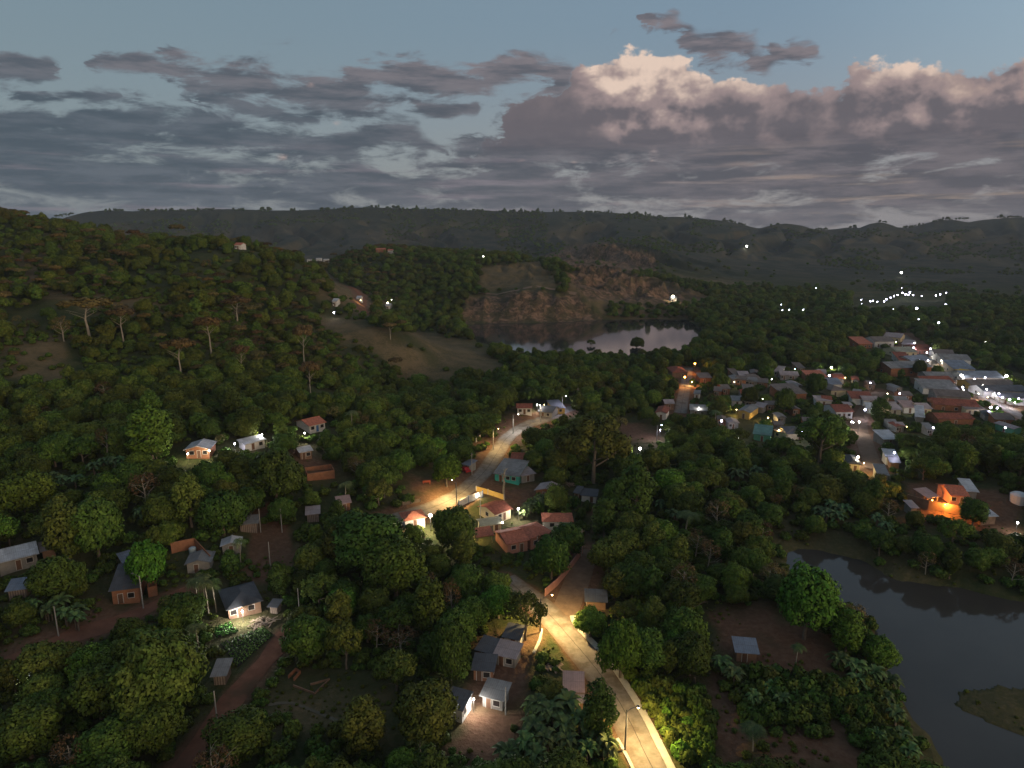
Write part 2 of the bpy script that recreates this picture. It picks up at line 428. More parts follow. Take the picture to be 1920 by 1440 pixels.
# ------------------------------------------------------------------ object helpers
def tag(o, label=None, cat=None, group=None, kind=None):
    if label: o['label'] = label
    if cat: o['category'] = cat
    if group: o['group'] = group
    if kind: o['kind'] = kind
    return o
def link(name, mesh, mat=None, parent=None):
    if mat is not None and not mesh.materials: mesh.materials.append(mat)
    o = bpy.data.objects.new(name, mesh)
    COL.objects.link(o)
    if parent is not None: o.parent = parent
    return o
def empty(name, loc, rz=0.0, label=None, cat=None, group=None):
    o = bpy.data.objects.new(name, None)
    o.empty_display_size = 0.3
    COL.objects.link(o)
    o.location = loc; o.rotation_euler = (0, 0, rz)
    return tag(o, label, cat, group)
def mesh_np(name, verts, faces, smooth=False):
    me = bpy.data.meshes.new(name)
    me.from_pydata([tuple(v) for v in verts] if not isinstance(verts, np.ndarray) else verts.tolist(), [], faces.tolist() if isinstance(faces, np.ndarray) else faces)
    if smooth: me.polygons.foreach_set('use_smooth', [True] * len(me.polygons))
    me.update()
    return me

# ------------------------------------------------------------------ materials
MATS = {}
def mat(name, color=(0.3, 0.3, 0.3), rough=0.85, var=0.18, scale=1.2, spec=0.25, metal=0.0, extra=None, bump=0.0, tint=None, coord='Object'):
    if name in MATS: return MATS[name]
    m = bpy.data.materials.new(name); m.use_nodes = True
    t = NT(m.node_tree); t.n.clear()
    out = t.new('ShaderNodeOutputMaterial'); b = t.new('ShaderNodeBsdfPrincipled')
    tc = t.new('ShaderNodeTexCoord'); P = tc.outputs[coord]
    nz = t.noise(P, scale, 5, 0.65)
    k = t.step(nz, 0.25, 0.75, 1 - var, 1 + var, smooth=False)
    c = t.mix(1.0, tuple(color), t.combine(k, k, k), 'MULTIPLY')
    if tint is not None:
        n2 = t.noise(P, scale * 0.37, 4, 0.6)
        c = t.mix(t.step(n2, 0.48, 0.68, 0.0, 0.85), c, tuple(tint))
    if extra: c = extra(t, P, c)
    t.put(b.inputs['Base Color'], c)
    b.inputs['Roughness'].default_value = rough
    b.inputs['Metallic'].default_value = metal
    b.inputs['Specular IOR Level'].default_value = spec
    if bump > 0:
        bp = t.new('ShaderNodeBump'); bp.inputs['Strength'].default_value = bump; bp.inputs['Distance'].default_value = 0.1
        t.put(bp.inputs['Height'], t.noise(P, scale * 5, 4, 0.6)); t.put(b.inputs['Normal'], bp.outputs[0])
    t.l.new(b.outputs[0], out.inputs[0])
    MATS[name] = m
    return m

def terrain_material():
    m = bpy.data.materials.new('ground_soil_and_grass'); m.use_nodes = True
    t = NT(m.node_tree); t.n.clear()
    out = t.new('ShaderNodeOutputMaterial'); b = t.new('ShaderNodeBsdfPrincipled')
    at = t.new('ShaderNodeAttribute', attribute_name='zone')
    dirt, dry, rock = t.sep(at.outputs['Vector'])
    fara = at.outputs['Alpha']
    P = t.new('ShaderNodeTexCoord').outputs['Object']
    n1 = t.noise(P, 0.11, 6, 0.62); n2 = t.noise(P, 0.9, 5, 0.65); n3 = t.noise(P, 0.025, 5, 0.6); n4 = t.noise(P, 0.012, 6, 0.62)
    green = t.mix(t.step(n1, 0.35, 0.65), (0.030, 0.045, 0.014), (0.062, 0.066, 0.026))
    green = t.mix(t.step(n2, 0.45, 0.75, 0, 0.6), green, (0.095, 0.080, 0.040))
    dryc = t.mix(t.step(n1, 0.35, 0.65), (0.150, 0.112, 0.058), (0.080, 0.070, 0.032))
    dryc = t.mix(t.step(n2, 0.4, 0.7, 0, 0.7), dryc, (0.185, 0.132, 0.075))
    red = t.mix(t.step(n2, 0.35, 0.7), (0.135, 0.070, 0.042), (0.185, 0.105, 0.065))
    red = t.mix(t.step(n1, 0.5, 0.7, 0, 0.6), red, (0.10, 0.070, 0.040))
    n5 = t.noise(P, 0.16, 6, 0.68, dist=1.2)
    rk = t.mix(t.step(n5, 0.40, 0.62), (0.090, 0.062, 0.040), (0.270, 0.170, 0.110))
    rk = t.mix(t.step(n1, 0.46, 0.60, 0, 0.75), rk, (0.050, 0.052, 0.024))
    rk = t.mix(t.step(n2, 0.56, 0.70, 0, 0.5), rk, (0.30, 0.23, 0.17))
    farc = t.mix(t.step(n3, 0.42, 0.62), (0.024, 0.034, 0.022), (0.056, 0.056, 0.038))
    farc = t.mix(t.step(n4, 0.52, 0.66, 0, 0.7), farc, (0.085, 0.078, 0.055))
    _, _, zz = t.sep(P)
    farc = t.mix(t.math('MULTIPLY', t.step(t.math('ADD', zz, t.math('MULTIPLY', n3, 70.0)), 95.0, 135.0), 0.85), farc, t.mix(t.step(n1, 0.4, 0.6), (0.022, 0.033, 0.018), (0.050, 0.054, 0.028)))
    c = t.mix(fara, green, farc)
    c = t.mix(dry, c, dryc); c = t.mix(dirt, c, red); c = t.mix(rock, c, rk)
    t.put(b.inputs['Base Color'], c)
    b.inputs['Roughness'].default_value = 0.95
    b.inputs['Specular IOR Level'].default_value = 0.1
    bp = t.new('ShaderNodeBump'); bp.inputs['Strength'].default_value = 0.8; bp.inputs['Distance'].default_value = 0.5
    t.put(bp.inputs['Height'], t.math('ADD', n2, t.math('MULTIPLY', n5, t.math('MULTIPLY_ADD', rock, 7.0, 0.0)))); t.put(b.inputs['Normal'], bp.outputs[0])
    t.l.new(b.outputs[0], out.inputs[0])
    return m

# ------------------------------------------------------------------ pixel-space zones on the ground (each is a real patch of soil or grass)
PX_DIRT = [  # red earth yards and lanes
    [(480, 1000), (520, 985), (545, 1020), (600, 1025), (590, 1060), (480, 1075), (460, 1050)],
    [(140, 1150), (190, 1100), (200, 1120), (260, 1150), (330, 1110), (330, 1125), (200, 1185), (60, 1235), (0, 1260), (0, 1215)],
    [(1320, 1140), (1450, 1130), (1470, 1170), (1560, 1180), (1570, 1260), (1500, 1280), (1440, 1250), (1330, 1230)],
    [(870, 1330), (985, 1330), (990, 1380), (900, 1440), (830, 1400)],
    [(960, 900), (1080, 930), (1140, 960), (1120, 975), (1060, 950), (970, 945), (920, 920)],
    [(770, 890), (850, 880), (860, 900), (800, 930), (765, 925)],
    [(555, 850), (640, 860), (620, 900), (560, 880)],
    [(1070, 1000), (1095, 1040), (1130, 1060), (1120, 1140), (1030, 1140)],
    [(1335, 1260), (1390, 1330), (1390, 1440), (1350, 1440), (1342, 1330)], [(905, 905), (940, 892), (985, 912), (945, 932), (900, 920)],
    [(1480, 1290), (1560, 1300), (1580, 1330), (1500, 1330)], [(1440, 1380), (1560, 1370), (1640, 1440), (1420, 1440)],
    [(965, 770), (1010, 770), (1030, 785), (960, 815), (920, 820), (905, 850), (890, 830), (940, 790)],
    [(890, 1190), (1000, 1190), (1000, 1330), (880, 1330)],
    [(1160, 800), (1250, 800), (1240, 830), (1170, 830)], [(1600, 820), (1660, 815), (1650, 870), (1610, 900)],
    [(1700, 900), (1920, 930), (1920, 1010), (1830, 1000), (1700, 960)],
]
PX_DRY = [
    [(590, 590), (680, 600), (760, 640), (840, 690), (860, 720), (760, 710), (690, 650), (600, 615)],
    [(760, 615), (880, 640), (960, 700), (920, 720), (830, 690)],
    [(590, 490), (640, 530), (700, 575), (680, 600), (620, 560)],
    [(1000, 500), (1300, 520), (1450, 540), (1450, 600), (1150, 600)],
    [(0, 600), (120, 640), (130, 720), (0, 700)], [(60, 450), (300, 560), (250, 600), (0, 540)],
    [(900, 500), (1010, 490), (1050, 540), (900, 545)],
    [(500, 1290), (720, 1300), (740, 1400), (520, 1360)],
]
PX_ROCK = [
    [(870, 560), (1000, 545), (1090, 555), (1130, 600), (1000, 606), (870, 604)],
    [(1060, 515), (1130, 505), (1220, 530), (1330, 560), (1240, 570), (1100, 560)],
    [(1010, 480), (1120, 452), (1230, 480), (1230, 515), (1110, 520)],
    [(690, 560), (700, 575), (690, 590), (676, 560)],
    [(690, 462), (740, 460), (740, 470), (700, 472)],
]
ROAD_MAIN = [(1262, 1520), (1219, 1432), (1163, 1320), (1118, 1255), (1076, 1205), (1046, 1170), (1010, 1135), (975, 1108), (945, 1085)]
ROAD_BACK = [(690, 990), (770, 966), (828, 945), (865, 925), (893, 900), (912, 880), (935, 845), (950, 822), (978, 802), (1024, 785), (1076, 763)]
ROAD_SIDE = [(1050, 1165), (1062, 1140), (1078, 1100), (1092, 1060), (1100, 1030)]
LANE = [(290, 1520), (345, 1435), (395, 1370), (437, 1310), (482, 1258), (520, 1215), (542, 1186)]
LANE2 = [(-40, 1262), (60, 1225), (140, 1192), (215, 1168), (300, 1132), (360, 1108)]
LANE3 = [(500, 1075), (508, 1040), (512, 1000), (506, 960)]
TRACK = [(652, 537), (672, 548), (680, 562), (678, 574), (692, 590)]
def gline(px): return [ground(u, v) for u, v in px]
G_MAIN, G_BACK, G_SIDE, G_LANE, G_LANE2, G_LANE3, G_TRACK = map(gline, (ROAD_MAIN, ROAD_BACK, ROAD_SIDE, LANE, LANE2, LANE3, TRACK))
TOWN_ST = [(1690, 628), (1735, 668), (1780, 705), (1830, 735), (1880, 762), (1960, 805)]
G_TOWN = [at_z(u, v, hz(*at_z(u, v, 0)[:2]))for u, v in TOWN_ST]
TOWN_ST2 = [(1290, 690), (1287, 715), (1281, 745), (1276, 775)]
TOWN_ST3 = [(1650, 735), (1625, 765), (1612, 795), (1622, 830), (1640, 880)]
G_T2 = [ground(*p) for p in TOWN_ST2]; G_T3 = [ground(*p) for p in TOWN_ST3]

def build_ground():
    rows = np.concatenate([[6, 12, 18], np.geomspace(24, 700, 560), np.geomspace(703, 2600, 280), np.geomspace(2700, 4500, 10)])
    cols = np.concatenate([np.linspace(-180, -52, 26), np.linspace(-50, -42, 14), np.linspace(-41.8, 41.8, 560), np.linspace(42, 50, 14), np.linspace(52, 175, 26)])
    th = np.radians(cols)
    Rr, Tt = np.meshgrid(rows, th, indexing='ij')
    X = Rr * np.sin(Tt); Y = Rr * np.cos(Tt)
    Z = H(X.ravel(), Y.ravel()).reshape(X.shape)
    nr, nc = X.shape
    verts = np.stack([X.ravel(), Y.ravel(), Z.ravel()], 1)
    i = np.arange(nr - 1)[:, None]; j = np.arange(nc)[None]
    j2 = (j + 1) % nc
    q = np.stack([i * nc + j, i * nc + j2, (i + 1) * nc + j2, (i + 1) * nc + j], -1).reshape(-1, 4)[:, ::-1]
    c0 = len(verts)
    verts = np.vstack([verts, [[0, 0, float(H(0.0, 1.0)[0])]]])
    faces = q.tolist() + [[c0, (k + 1) % nc, k] for k in range(nc)]
    me = mesh_np('ground', verts, faces, True)
    u, v, dep = project(verts[:, 0], verts[:, 1], verts[:, 2])
    ok = dep > 5
    x, y = verts[:, 0], verts[:, 1]
    jit = fbm(x / 9, y / 9, 5, 4)
    def zone(polys, soft):
        m = np.zeros(len(verts))
        for p in polys:
            pu = [a[0] for a in p]; pv = [a[1] for a in p]
            w = ok & (u > min(pu) - 60) & (u < max(pu) + 60) & (v > min(pv) - 60) & (v < max(pv) + 60)
            if not w.any(): continue
            d = sdf(u[w], v[w], p)
            sc = np.clip((v[w] - 429) / 400, 0.08, 1.6)
            m[w] = np.maximum(m[w], sstep(-d / sc + jit[w] * 26, -soft, soft))
        return m
    dirt = zone(PX_DIRT, 14); dry = zone(PX_DRY, 25); rock = zone(PX_ROCK, 18)
    for ln, w in ((G_LANE, 3.0), (G_LANE2, 3.0), (G_LANE3, 4.0), (G_MAIN, 3.5), (G_BACK, 6.0), (G_SIDE, 5.0), (G_TRACK, 7.0), (G_T2, 7.0), (G_T3, 7.0), (G_TOWN, 12.0)):
        d = pdist(x, y, [p[:2] for p in ln])
        dirt = np.maximum(dirt, sstep(-d - jit * 1.6, -w - 0.8, -w + 0.8) * 0.9)
    r = np.hypot(x, y)
    aa = np.arctan2(x, y)
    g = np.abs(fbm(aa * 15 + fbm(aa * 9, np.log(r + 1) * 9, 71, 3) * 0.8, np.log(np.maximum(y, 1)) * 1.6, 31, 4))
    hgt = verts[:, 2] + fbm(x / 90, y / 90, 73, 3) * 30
    relief_dry = sstep(y, 1300, 1500) * (1 - sstep(hgt, 70, 112)) * sstep(fbm(x / 70, y / 160, 79, 4) + (0.30 - g) * 1.2, -0.05, 0.5)  # dry grass tone along the folds, partly standing in for weak relief shading
    dry = np.maximum(dry, relief_dry * 0.42)
    a = sstep(r, 900, 1300)
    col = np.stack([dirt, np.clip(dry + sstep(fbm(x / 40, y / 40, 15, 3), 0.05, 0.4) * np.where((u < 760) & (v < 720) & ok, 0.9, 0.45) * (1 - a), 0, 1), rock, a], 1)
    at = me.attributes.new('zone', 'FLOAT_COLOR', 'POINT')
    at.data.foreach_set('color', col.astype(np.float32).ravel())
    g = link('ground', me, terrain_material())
    tag(g, 'valley floor, wooded slopes and far escarpment of dry earth and grass', kind='structure')
build_ground()

# ------------------------------------------------------------------ water
def water_mat(name, body, bump, scale, ior=1.333):
    m = bpy.data.materials.new(name); m.use_nodes = True
    t = NT(m.node_tree); b = t.n['Principled BSDF']
    P = t.new('ShaderNodeTexCoord').outputs['Object']
    t.put(b.inputs['Base Color'], t.mix(t.step(t.noise(P, 0.06, 4), 0.3, 0.7), tuple(x * 0.8 for x in body), body))
    b.inputs['Roughness'].default_value = 0.06
    b.inputs['IOR'].default_value = ior
    bp = t.new('ShaderNodeBump'); bp.inputs['Strength'].default_value = bump; bp.inputs['Distance'].default_value = 0.05
    t.put(bp.inputs['Height'], t.noise(P, scale, 3, 0.5)); t.put(b.inputs['Normal'], bp.outputs[0])
    return m
def sheet(name, poly, z, m, grow, label):
    cx = sum(p[0] for p in poly) / len(poly); cy_ = sum(p[1] for p in poly) / len(poly)
    vs = []
    n = len(poly)
    for i in range(n):
        a = Vector(poly[i - 1]); b = Vector(poly[i]); c = Vector(poly[(i + 1) % n])
        t1 = (b - a).normalized(); t2 = (c - b).normalized()
        nn = Vector((t1.y + t2.y, -t1.x - t2.x))
        if nn.length > 1e-6: nn.normalize()
        vs.append((b, nn))
    area = sum(poly[i][0] * poly[(i + 1) % n][1] - poly[(i + 1) % n][0] * poly[i][1] for i in range(n))
    s = grow if area > 0 else -grow
    bm = bmesh.new()
    f = bm.faces.new([bm.verts.new((p.x + nn.x * s, p.y + nn.y * s, z)) for p, nn in vs])
    if f.normal.z < 0 or area < 0: f.normal_flip()
    bmesh.ops.triangulate(bm, faces=bm.faces[:])
    bmesh.ops.recalc_face_normals(bm, faces=bm.faces[:])
    for f in bm.faces:
        if f.normal.z < 0: f.normal_flip()
    me = bpy.data.meshes.new(name); bm.to_mesh(me); bm.free()
    o = link(name, me, m); tag(o, label, kind='structure')
    return o
sheet('river_water', RIVER, ZR, water_mat('river_water', (0.062, 0.056, 0.048), 0.10, 0.5), 3.5, 'still dark river reflecting the evening sky')
sheet('lake_water', LAKE, ZL, water_mat('lake_water', (0.034, 0.034, 0.036), 0.02, 0.25, 1.95), 4.5, 'lake below the bare quarry bank')

# ================================================================== roads
def smooth_line(pts, step=1.5):
    P = [Vector(p[:2]) for p in pts if p is not None]
    out = []
    for i in range(len(P) - 1):
        p0 = P[max(i - 1, 0)]; p1 = P[i]; p2 = P[i + 1]; p3 = P[min(i + 2, len(P) - 1)]
        n = max(2, int((p2 - p1).length / step))
        for k in range(n):
            s = k / n
            out.append(0.5 * ((2 * p1) + (p2 - p0) * s + (2 * p0 - 5 * p1 + 4 * p2 - p3) * s * s + (3 * p1 - p0 - 3 * p2 + p3) * s ** 3))
    out.append(P[-1])
    return out
def ribbon(name, pts, offs, lift, m, label, kind='structure', width_fn=None, step=1.5, edge=0.0):
    """a strip of ground cover following a line; offs: offsets across in metres"""
    L = smooth_line(pts, step)
    V = []; UV = []; s = 0.0
    rag = fbm(np.arange(len(L)) * 0.35, np.zeros(len(L)), 77, 3)
    for i, p in enumerate(L):
        a = L[max(i - 1, 0)]; b = L[min(i + 1, len(L) - 1)]
        t = (b - a).normalized(); n = Vector((t.y, -t.x))
        if i: s += (p - L[i - 1]).length
        k = width_fn(s) if width_fn else 1.0
        for j, o in enumerate(offs):
            e = rag[i] * edge * (1 if j == len(offs) - 1 else -1 if j == 0 else 0)
            q = p + n * (o * k + e); V.append((q.x, q.y)); UV.append((o, s))
    A = np.array(V); Z = H(A[:, 0], A[:, 1]) + lift
    nc = len(offs); faces = []
    for i in range(len(L) - 1):
        for j in range(nc - 1):
            faces.append((i * nc + j, i * nc + j + 1, (i + 1) * nc + j + 1, (i + 1) * nc + j))
    me = mesh_np(name, np.column_stack([A, Z]), faces, True)
    if me.polygons[0].normal.z < 0: me.flip_normals()
    uv = me.uv_layers.new(name='along')
    idx = np.empty(len(me.loops), np.int32); me.loops.foreach_get('vertex_index', idx)
    uv.data.foreach_set('uv', np.array(UV, np.float32)[idx].ravel())
    o = link(name, me, m); tag(o, label, kind=kind)
    return o
def road_mat():
    def ex(t, P, c):
        uvn = t.new('ShaderNodeUVMap', uv_map='along'); u, v, _ = t.sep(uvn.outputs[0])
        wob = t.math('MULTIPLY', t.math('SUBTRACT', t.noise(P, 0.6, 3), 0.5), 0.25)
        seam = t.step(t.math('ABSOLUTE', t.math('ADD', u, wob)), 0.10, 0.04)
        c = t.mix(t.math('MULTIPLY', seam, 0.75), c, (0.05, 0.045, 0.04))
        joint = t.step(t.math('ABSOLUTE', t.math('SUBTRACT', t.math('FRACT', t.math('MULTIPLY', v, 0.16)), 0.5)), 0.015, 0.006)
        c = t.mix(t.math('MULTIPLY', joint, 0.15), c, (0.06, 0.05, 0.04))
        edge = t.step(t.math('ADD', t.math('ABSOLUTE', u), t.math('MULTIPLY', t.noise(P, 0.9, 5, 0.7), 2.4)), 2.9, 4.0)
        return t.mix(t.math('MULTIPLY', edge, 0.7), c, (0.13, 0.085, 0.055))
    return mat('worn_concrete_road', (0.20, 0.175, 0.15), 0.9, 0.35, 0.7, 0.2, extra=ex, tint=(0.12, 0.095, 0.07))
M_ROAD = road_mat()
M_KERB = mat('pale_kerb_concrete', (0.46, 0.43, 0.38), 0.9, 0.2, 1.5, 0.2)
M_PATH = mat('red_earth', (0.20, 0.092, 0.058), 0.98, 0.3, 0.35, 0.05, tint=(0.10, 0.066, 0.040))
W7 = [-2.9, -2.0, -1.0, 0.0, 1.0, 2.0, 2.9]
def wf(s):
    return 1.0 + 0.55 * math.exp(-((s - 62) / 9.0) ** 2)
ribbon('road', G_MAIN, W7, 0.10, M_ROAD, 'concrete street under yellow lamps', width_fn=None)
ribbon('road', G_BACK, [o * 0.92 for o in W7], 0.10, M_ROAD, 'concrete street curving uphill')
ribbon('road', G_SIDE, [o * 0.95 for o in W7], 0.07, mat('dusty_side_street', (0.17, 0.115, 0.08), 0.95, 0.25, 0.6, 0.1), 'dusty side street')
ribbon('dirt_path', G_LANE, [-1.9, -0.9, 0, 0.9, 1.9], 0.08, M_PATH, 'red earth lane', edge=0.5)
ribbon('dirt_path', G_LANE2, [-1.9, -0.9, 0, 0.9, 1.9], 0.08, M_PATH, 'red earth lane', edge=0.7)
ribbon('dirt_path', G_TRACK, [-3.0, -1.5, 0, 1.5, 3.0], 0.25, M_PATH, 'red earth track over the hill', step=5, edge=0.8)
ribbon('road', G_TOWN, [-4.0, -2, 0, 2, 4.0], 0.15, M_ROAD, 'main street of the town', step=4)
ribbon('road', G_T2, [-2.6, -1.3, 0, 1.3, 2.6], 0.15, M_ROAD, 'street climbing to the orange lamps', step=3)
ribbon('dirt_path', G_T3, [-2.6, -1.3, 0, 1.3, 2.6], 0.15, mat('dusty_side_street'), 'earth street', step=3)
ribbon('dirt_path', gline([(503, 1322), (545, 1318), (590, 1334), (632, 1352)]), [-0.35, 0, 0.35], 0.06, mat('worn_footpath', (0.13, 0.11, 0.075), 0.95), 'narrow footpath over the grass', edge=0.1)
ribbon('quarry_track', gline([(890, 547), (960, 546), (1050, 545), (1080, 552)]), [-2.0, 0, 2.0], 0.3, mat('worn_quarry_track', (0.22, 0.15, 0.10), 0.95), 'pale track along the quarry edge', step=5)

def kerb(pts, off, w, hgt, label):
    """a raised pavement strip with a real step, one side of a street"""
    L = smooth_line(pts, 1.5); V = []; faces = []
    for i, p in enumerate(L):
        a = L[max(i - 1, 0)]; b = L[min(i + 1, len(L) - 1)]
        t = (b - a).normalized(); n = Vector((t.y, -t.x))
        for o in (off, off + w): V.append(p + n * o)
    A = np.array([(v.x, v.y) for v in V]); Z = H(A[:, 0], A[:, 1])
    zz = np.repeat((Z[0::2] + Z[1::2]) / 2, 2) + hgt
    n = len(L)
    verts = np.vstack([np.column_stack([A, zz]), np.column_stack([A, zz - hgt - 0.5])])
    N = 2 * n
    for i in range(n - 1):
        a, b, c, d = 2 * i, 2 * i + 1, 2 * i + 3, 2 * i + 2
        faces += [(a, d, c, b), (a, a + N, d + N, d), (b, c, c + N, b + N)]
    faces += [(0, 1, 1 + N, N), (N - 2, N - 2 + N, N - 1 + N, N - 1)]
    me = mesh_np('kerb', verts, faces)
    bm = bmesh.new(); bm.from_mesh(me); bmesh.ops.recalc_face_normals(bm, faces=bm.faces[:]); bm.to_mesh(me); bm.free()
    tag(link('kerb', me, M_KERB), label, kind='structure')
# walking up the street from the camera, +offset lies to the right
KR = gline([(1300, 1520), (1256, 1436), (1196, 1320), (1140, 1237), (1098, 1192), (1080, 1172), (1074, 1156)])
kerb(KR, -0.6, 1.15, 0.24, 'pale raised kerb along the lit street')
kerb(gline([(1222, 1520), (1186, 1434), (1160, 1385)]), -0.5, 0.5, 0.2, 'pale kerb by the banana plants')
kerb(gline([(1001, 1225), (1013, 1200), (1016, 1180)]), -0.3, 0.5, 0.2, 'short pale kerb below the lamp post')

# ================================================================== vegetation
def foliage_mat(name, dark, light, spec=0.15):
    m = bpy.data.materials.new(name); m.use_nodes = True
    t = NT(m.node_tree); t.n.clear()
    out = t.new('ShaderNodeOutputMaterial'); b = t.new('ShaderNodeBsdfPrincipled')
    oi = t.new('ShaderNodeObjectInfo')
    at = t.new('ShaderNodeAttribute', attribute_name='tone')
    P = t.new('ShaderNodeTexCoord').outputs['Object']
    c = t.mix(t.step(t.noise(P, 0.7, 3), 0.3, 0.7), dark, light)
    k = t.math('MULTIPLY_ADD', at.outputs['Fac'], 0.95, 0.52)
    c = t.mix(1.0, c, t.combine(k, k, k), 'MULTIPLY')
    sh = t.new('ShaderNodeAttribute', attribute_name='shade'); sh.attribute_type = 'INSTANCER'
    own = t.mix(sh.outputs['Alpha'], oi.outputs['Color'], sh.outputs['Color'])
    c = t.mix(1.0, c, own, 'MULTIPLY')
    hs = t.new('ShaderNodeHueSaturation')
    t.put(hs.inputs['Hue'], t.math('MULTIPLY_ADD', oi.outputs['Random'], 0.05, 0.475))
    t.put(hs.inputs['Value'], t.math('MULTIPLY_ADD', oi.outputs['Random'], 0.5, 0.75))
    t.put(hs.inputs['Color'], c)
    t.put(b.inputs['Base Color'], hs.outputs[0])
    b.inputs['Roughness'].default_value = 0.7
    b.inputs['Specular IOR Level'].default_value = spec
    t.l.new(b.outputs[0], out.inputs[0])
    return m
M_LEAF = foliage_mat('tree_leaves', (0.054, 0.088, 0.014), (0.106, 0.134, 0.025))
M_DRY = foliage_mat('dry_leaves', (0.080, 0.063, 0.028), (0.130, 0.102, 0.048))
M_BLADE = foliage_mat('banana_leaf', (0.060, 0.100, 0.030), (0.115, 0.150, 0.050), 0.35)
M_BARK = mat('grey_bark', (0.16, 0.13, 0.10), 0.9, 0.3, 2.0, 0.1)
M_PALEBARK = mat('pale_bark', (0.32, 0.28, 0.22), 0.9, 0.3, 2.0, 0.1)

def leaf_cards(name, clumps, n_per, size, m, seed, outward=0.55, flat=0.0, crown_c=None):
    """leaf clusters as many small tilted rhombs spread over lumpy clumps; shading normals follow the clumps"""
    g = np.random.default_rng(seed)
    V = []; Nn = []; T = []
    cc = np.array(crown_c if crown_c is not None else np.mean([c[:3] for c in clumps], 0))
    for (cx, cy_, cz_, r) in clumps:
        n = max(12, int(n_per * (r ** 2)))
        d = g.normal(size=(n * 2, 3)); d /= np.linalg.norm(d, axis=1)[:, None]
        o = np.array([cx, cy_, cz_]) - cc; L = np.linalg.norm(o); o = o / L if L > 1e-3 else np.array([0, 0, 1.0])
        o = o + np.array([0, 0, 0.5]); o /= np.linalg.norm(o)
        d = d[(d @ o) > -0.45][:n]; n = len(d)
        rad = r * (0.80 + 0.28 * g.random(n)) * (1 + 0.22 * np.sin(d[:, 0] * 5 + seed) * np.cos(d[:, 2] * 4 + cx))
        p = np.array([cx, cy_, cz_]) + d * rad[:, None] * np.array([1, 1, 1 - flat])
        nrm = d + g.normal(size=(n, 3)) * 0.42 + np.array([0, 0, 0.25]); nrm /= np.linalg.norm(nrm, axis=1)[:, None]
        a = np.cross(nrm, g.normal(size=(n, 3))); a /= np.linalg.norm(a, axis=1)[:, None]
        b = np.cross(nrm, a)
        s = size * (0.6 + 0.8 * g.random(n))[:, None]
        q = np.stack([p - a * s, p - b * s * 0.62, p + a * s, p + b * s * 0.62], 1)
        V.append(q.reshape(-1, 3))
        sn = d * 0.55 + (p - cc) / (np.linalg.norm(p - cc, axis=1)[:, None] + 1e-6) * 0.35 + nrm * 0.45
        sn /= np.linalg.norm(sn, axis=1)[:, None]
        Nn.append(np.repeat(sn, 4, 0)); T.append(g.random(n))
    V = np.vstack(V); Nn = np.vstack(Nn); T = np.concatenate(T)
    F = np.arange(len(V)).reshape(-1, 4)
    me = mesh_np(name, V, F, True)
    at = me.attributes.new('tone', 'FLOAT', 'FACE'); at.data.foreach_set('value', T.astype(np.float32))
    me.normals_split_custom_set(Nn.tolist())
    me.materials.append(m)
    return me
def tube(bm, pts, radii, seg=6):
    rings = []
    for i, (p, r) in enumerate(zip(pts, radii)):
        p = Vector(p); a = Vector(pts[max(i - 1, 0)]); b = Vector(pts[min(i + 1, len(pts) - 1)])
        t = (b - a)
        t = t.normalized() if t.length > 1e-6 else Vector((0, 0, 1))
        s = t.orthogonal().normalized(); w = t.cross(s)
        rings.append([bm.verts.new(p + (s * math.cos(2 * math.pi * k / seg) + w * math.sin(2 * math.pi * k / seg)) * r) for k in range(seg)])
    for A, B in zip(rings[:-1], rings[1:]):
        for k in range(seg): bm.faces.new((A[k], A[(k + 1) % seg], B[(k + 1) % seg], B[k]))
    bm.faces.new(rings[-1])
def limb_mesh(name, seed, height, r0, spread, n_limb, m, first=0.35, twigs=0, lean=0.05):
    g = random.Random(seed); bm = bmesh.new()
    top = Vector((g.uniform(-1, 1) * lean * height, g.uniform(-1, 1) * lean * height, height * 0.8))
    pts = [Vector((0, 0, -0.6))]
    for k in range(1, 6):
        f = k / 5; pts.append(Vector((top.x * f + g.uniform(-.06, .06) * height * 0.3, top.y * f + g.uniform(-.06, .06) * height * 0.3, top.z * f)))
    tube(bm, pts, [r0 * (1.15 - 0.8 * k / 5) for k in range(6)], 7)
    for k in range(n_limb):
        f = first + (0.95 - first) * (k + g.random() * 0.6) / n_limb
        i = min(int(f * 5), 4); base = pts[i].lerp(pts[i + 1], f * 5 - i)
        a = 2 * math.pi * (k * 0.382 + g.random() * 0.2)
        L = spread * (0.75 + 0.4 * g.random()) * (1.15 - 0.5 * f)
        end = base + Vector((math.cos(a) * L, math.sin(a) * L, L * g.uniform(0.45, 0.9)))
        mid = base.lerp(end, 0.5) + Vector((g.uniform(-.2, .2), g.uniform(-.2, .2), g.uniform(-0.1, 0.25))) * L * 0.4
        r = r0 * (0.55 - 0.3 * f)
        tube(bm, [base, mid, end], [r, r * 0.65, r * 0.25], 5)
        for q in range(twigs):
            st = mid.lerp(end, g.random()); aa = a + g.uniform(-1.3, 1.3); l2 = L * g.uniform(0.3, 0.65)
            e2 = st + Vector((math.cos(aa) * l2, math.sin(aa) * l2, l2 * g.uniform(0.1, 0.9)))
            tube(bm, [st, st.lerp(e2, 0.5) + Vector((0, 0, l2 * 0.08)), e2], [r * 0.45, r * 0.3, r * 0.12], 4)
    bmesh.ops.recalc_face_normals(bm, faces=bm.faces[:])
    me = bpy.data.meshes.new(name); bm.to_mesh(me); bm.free()
    me.polygons.foreach_set('use_smooth', [True] * len(me.polygons)); me.materials.append(m)
    return me
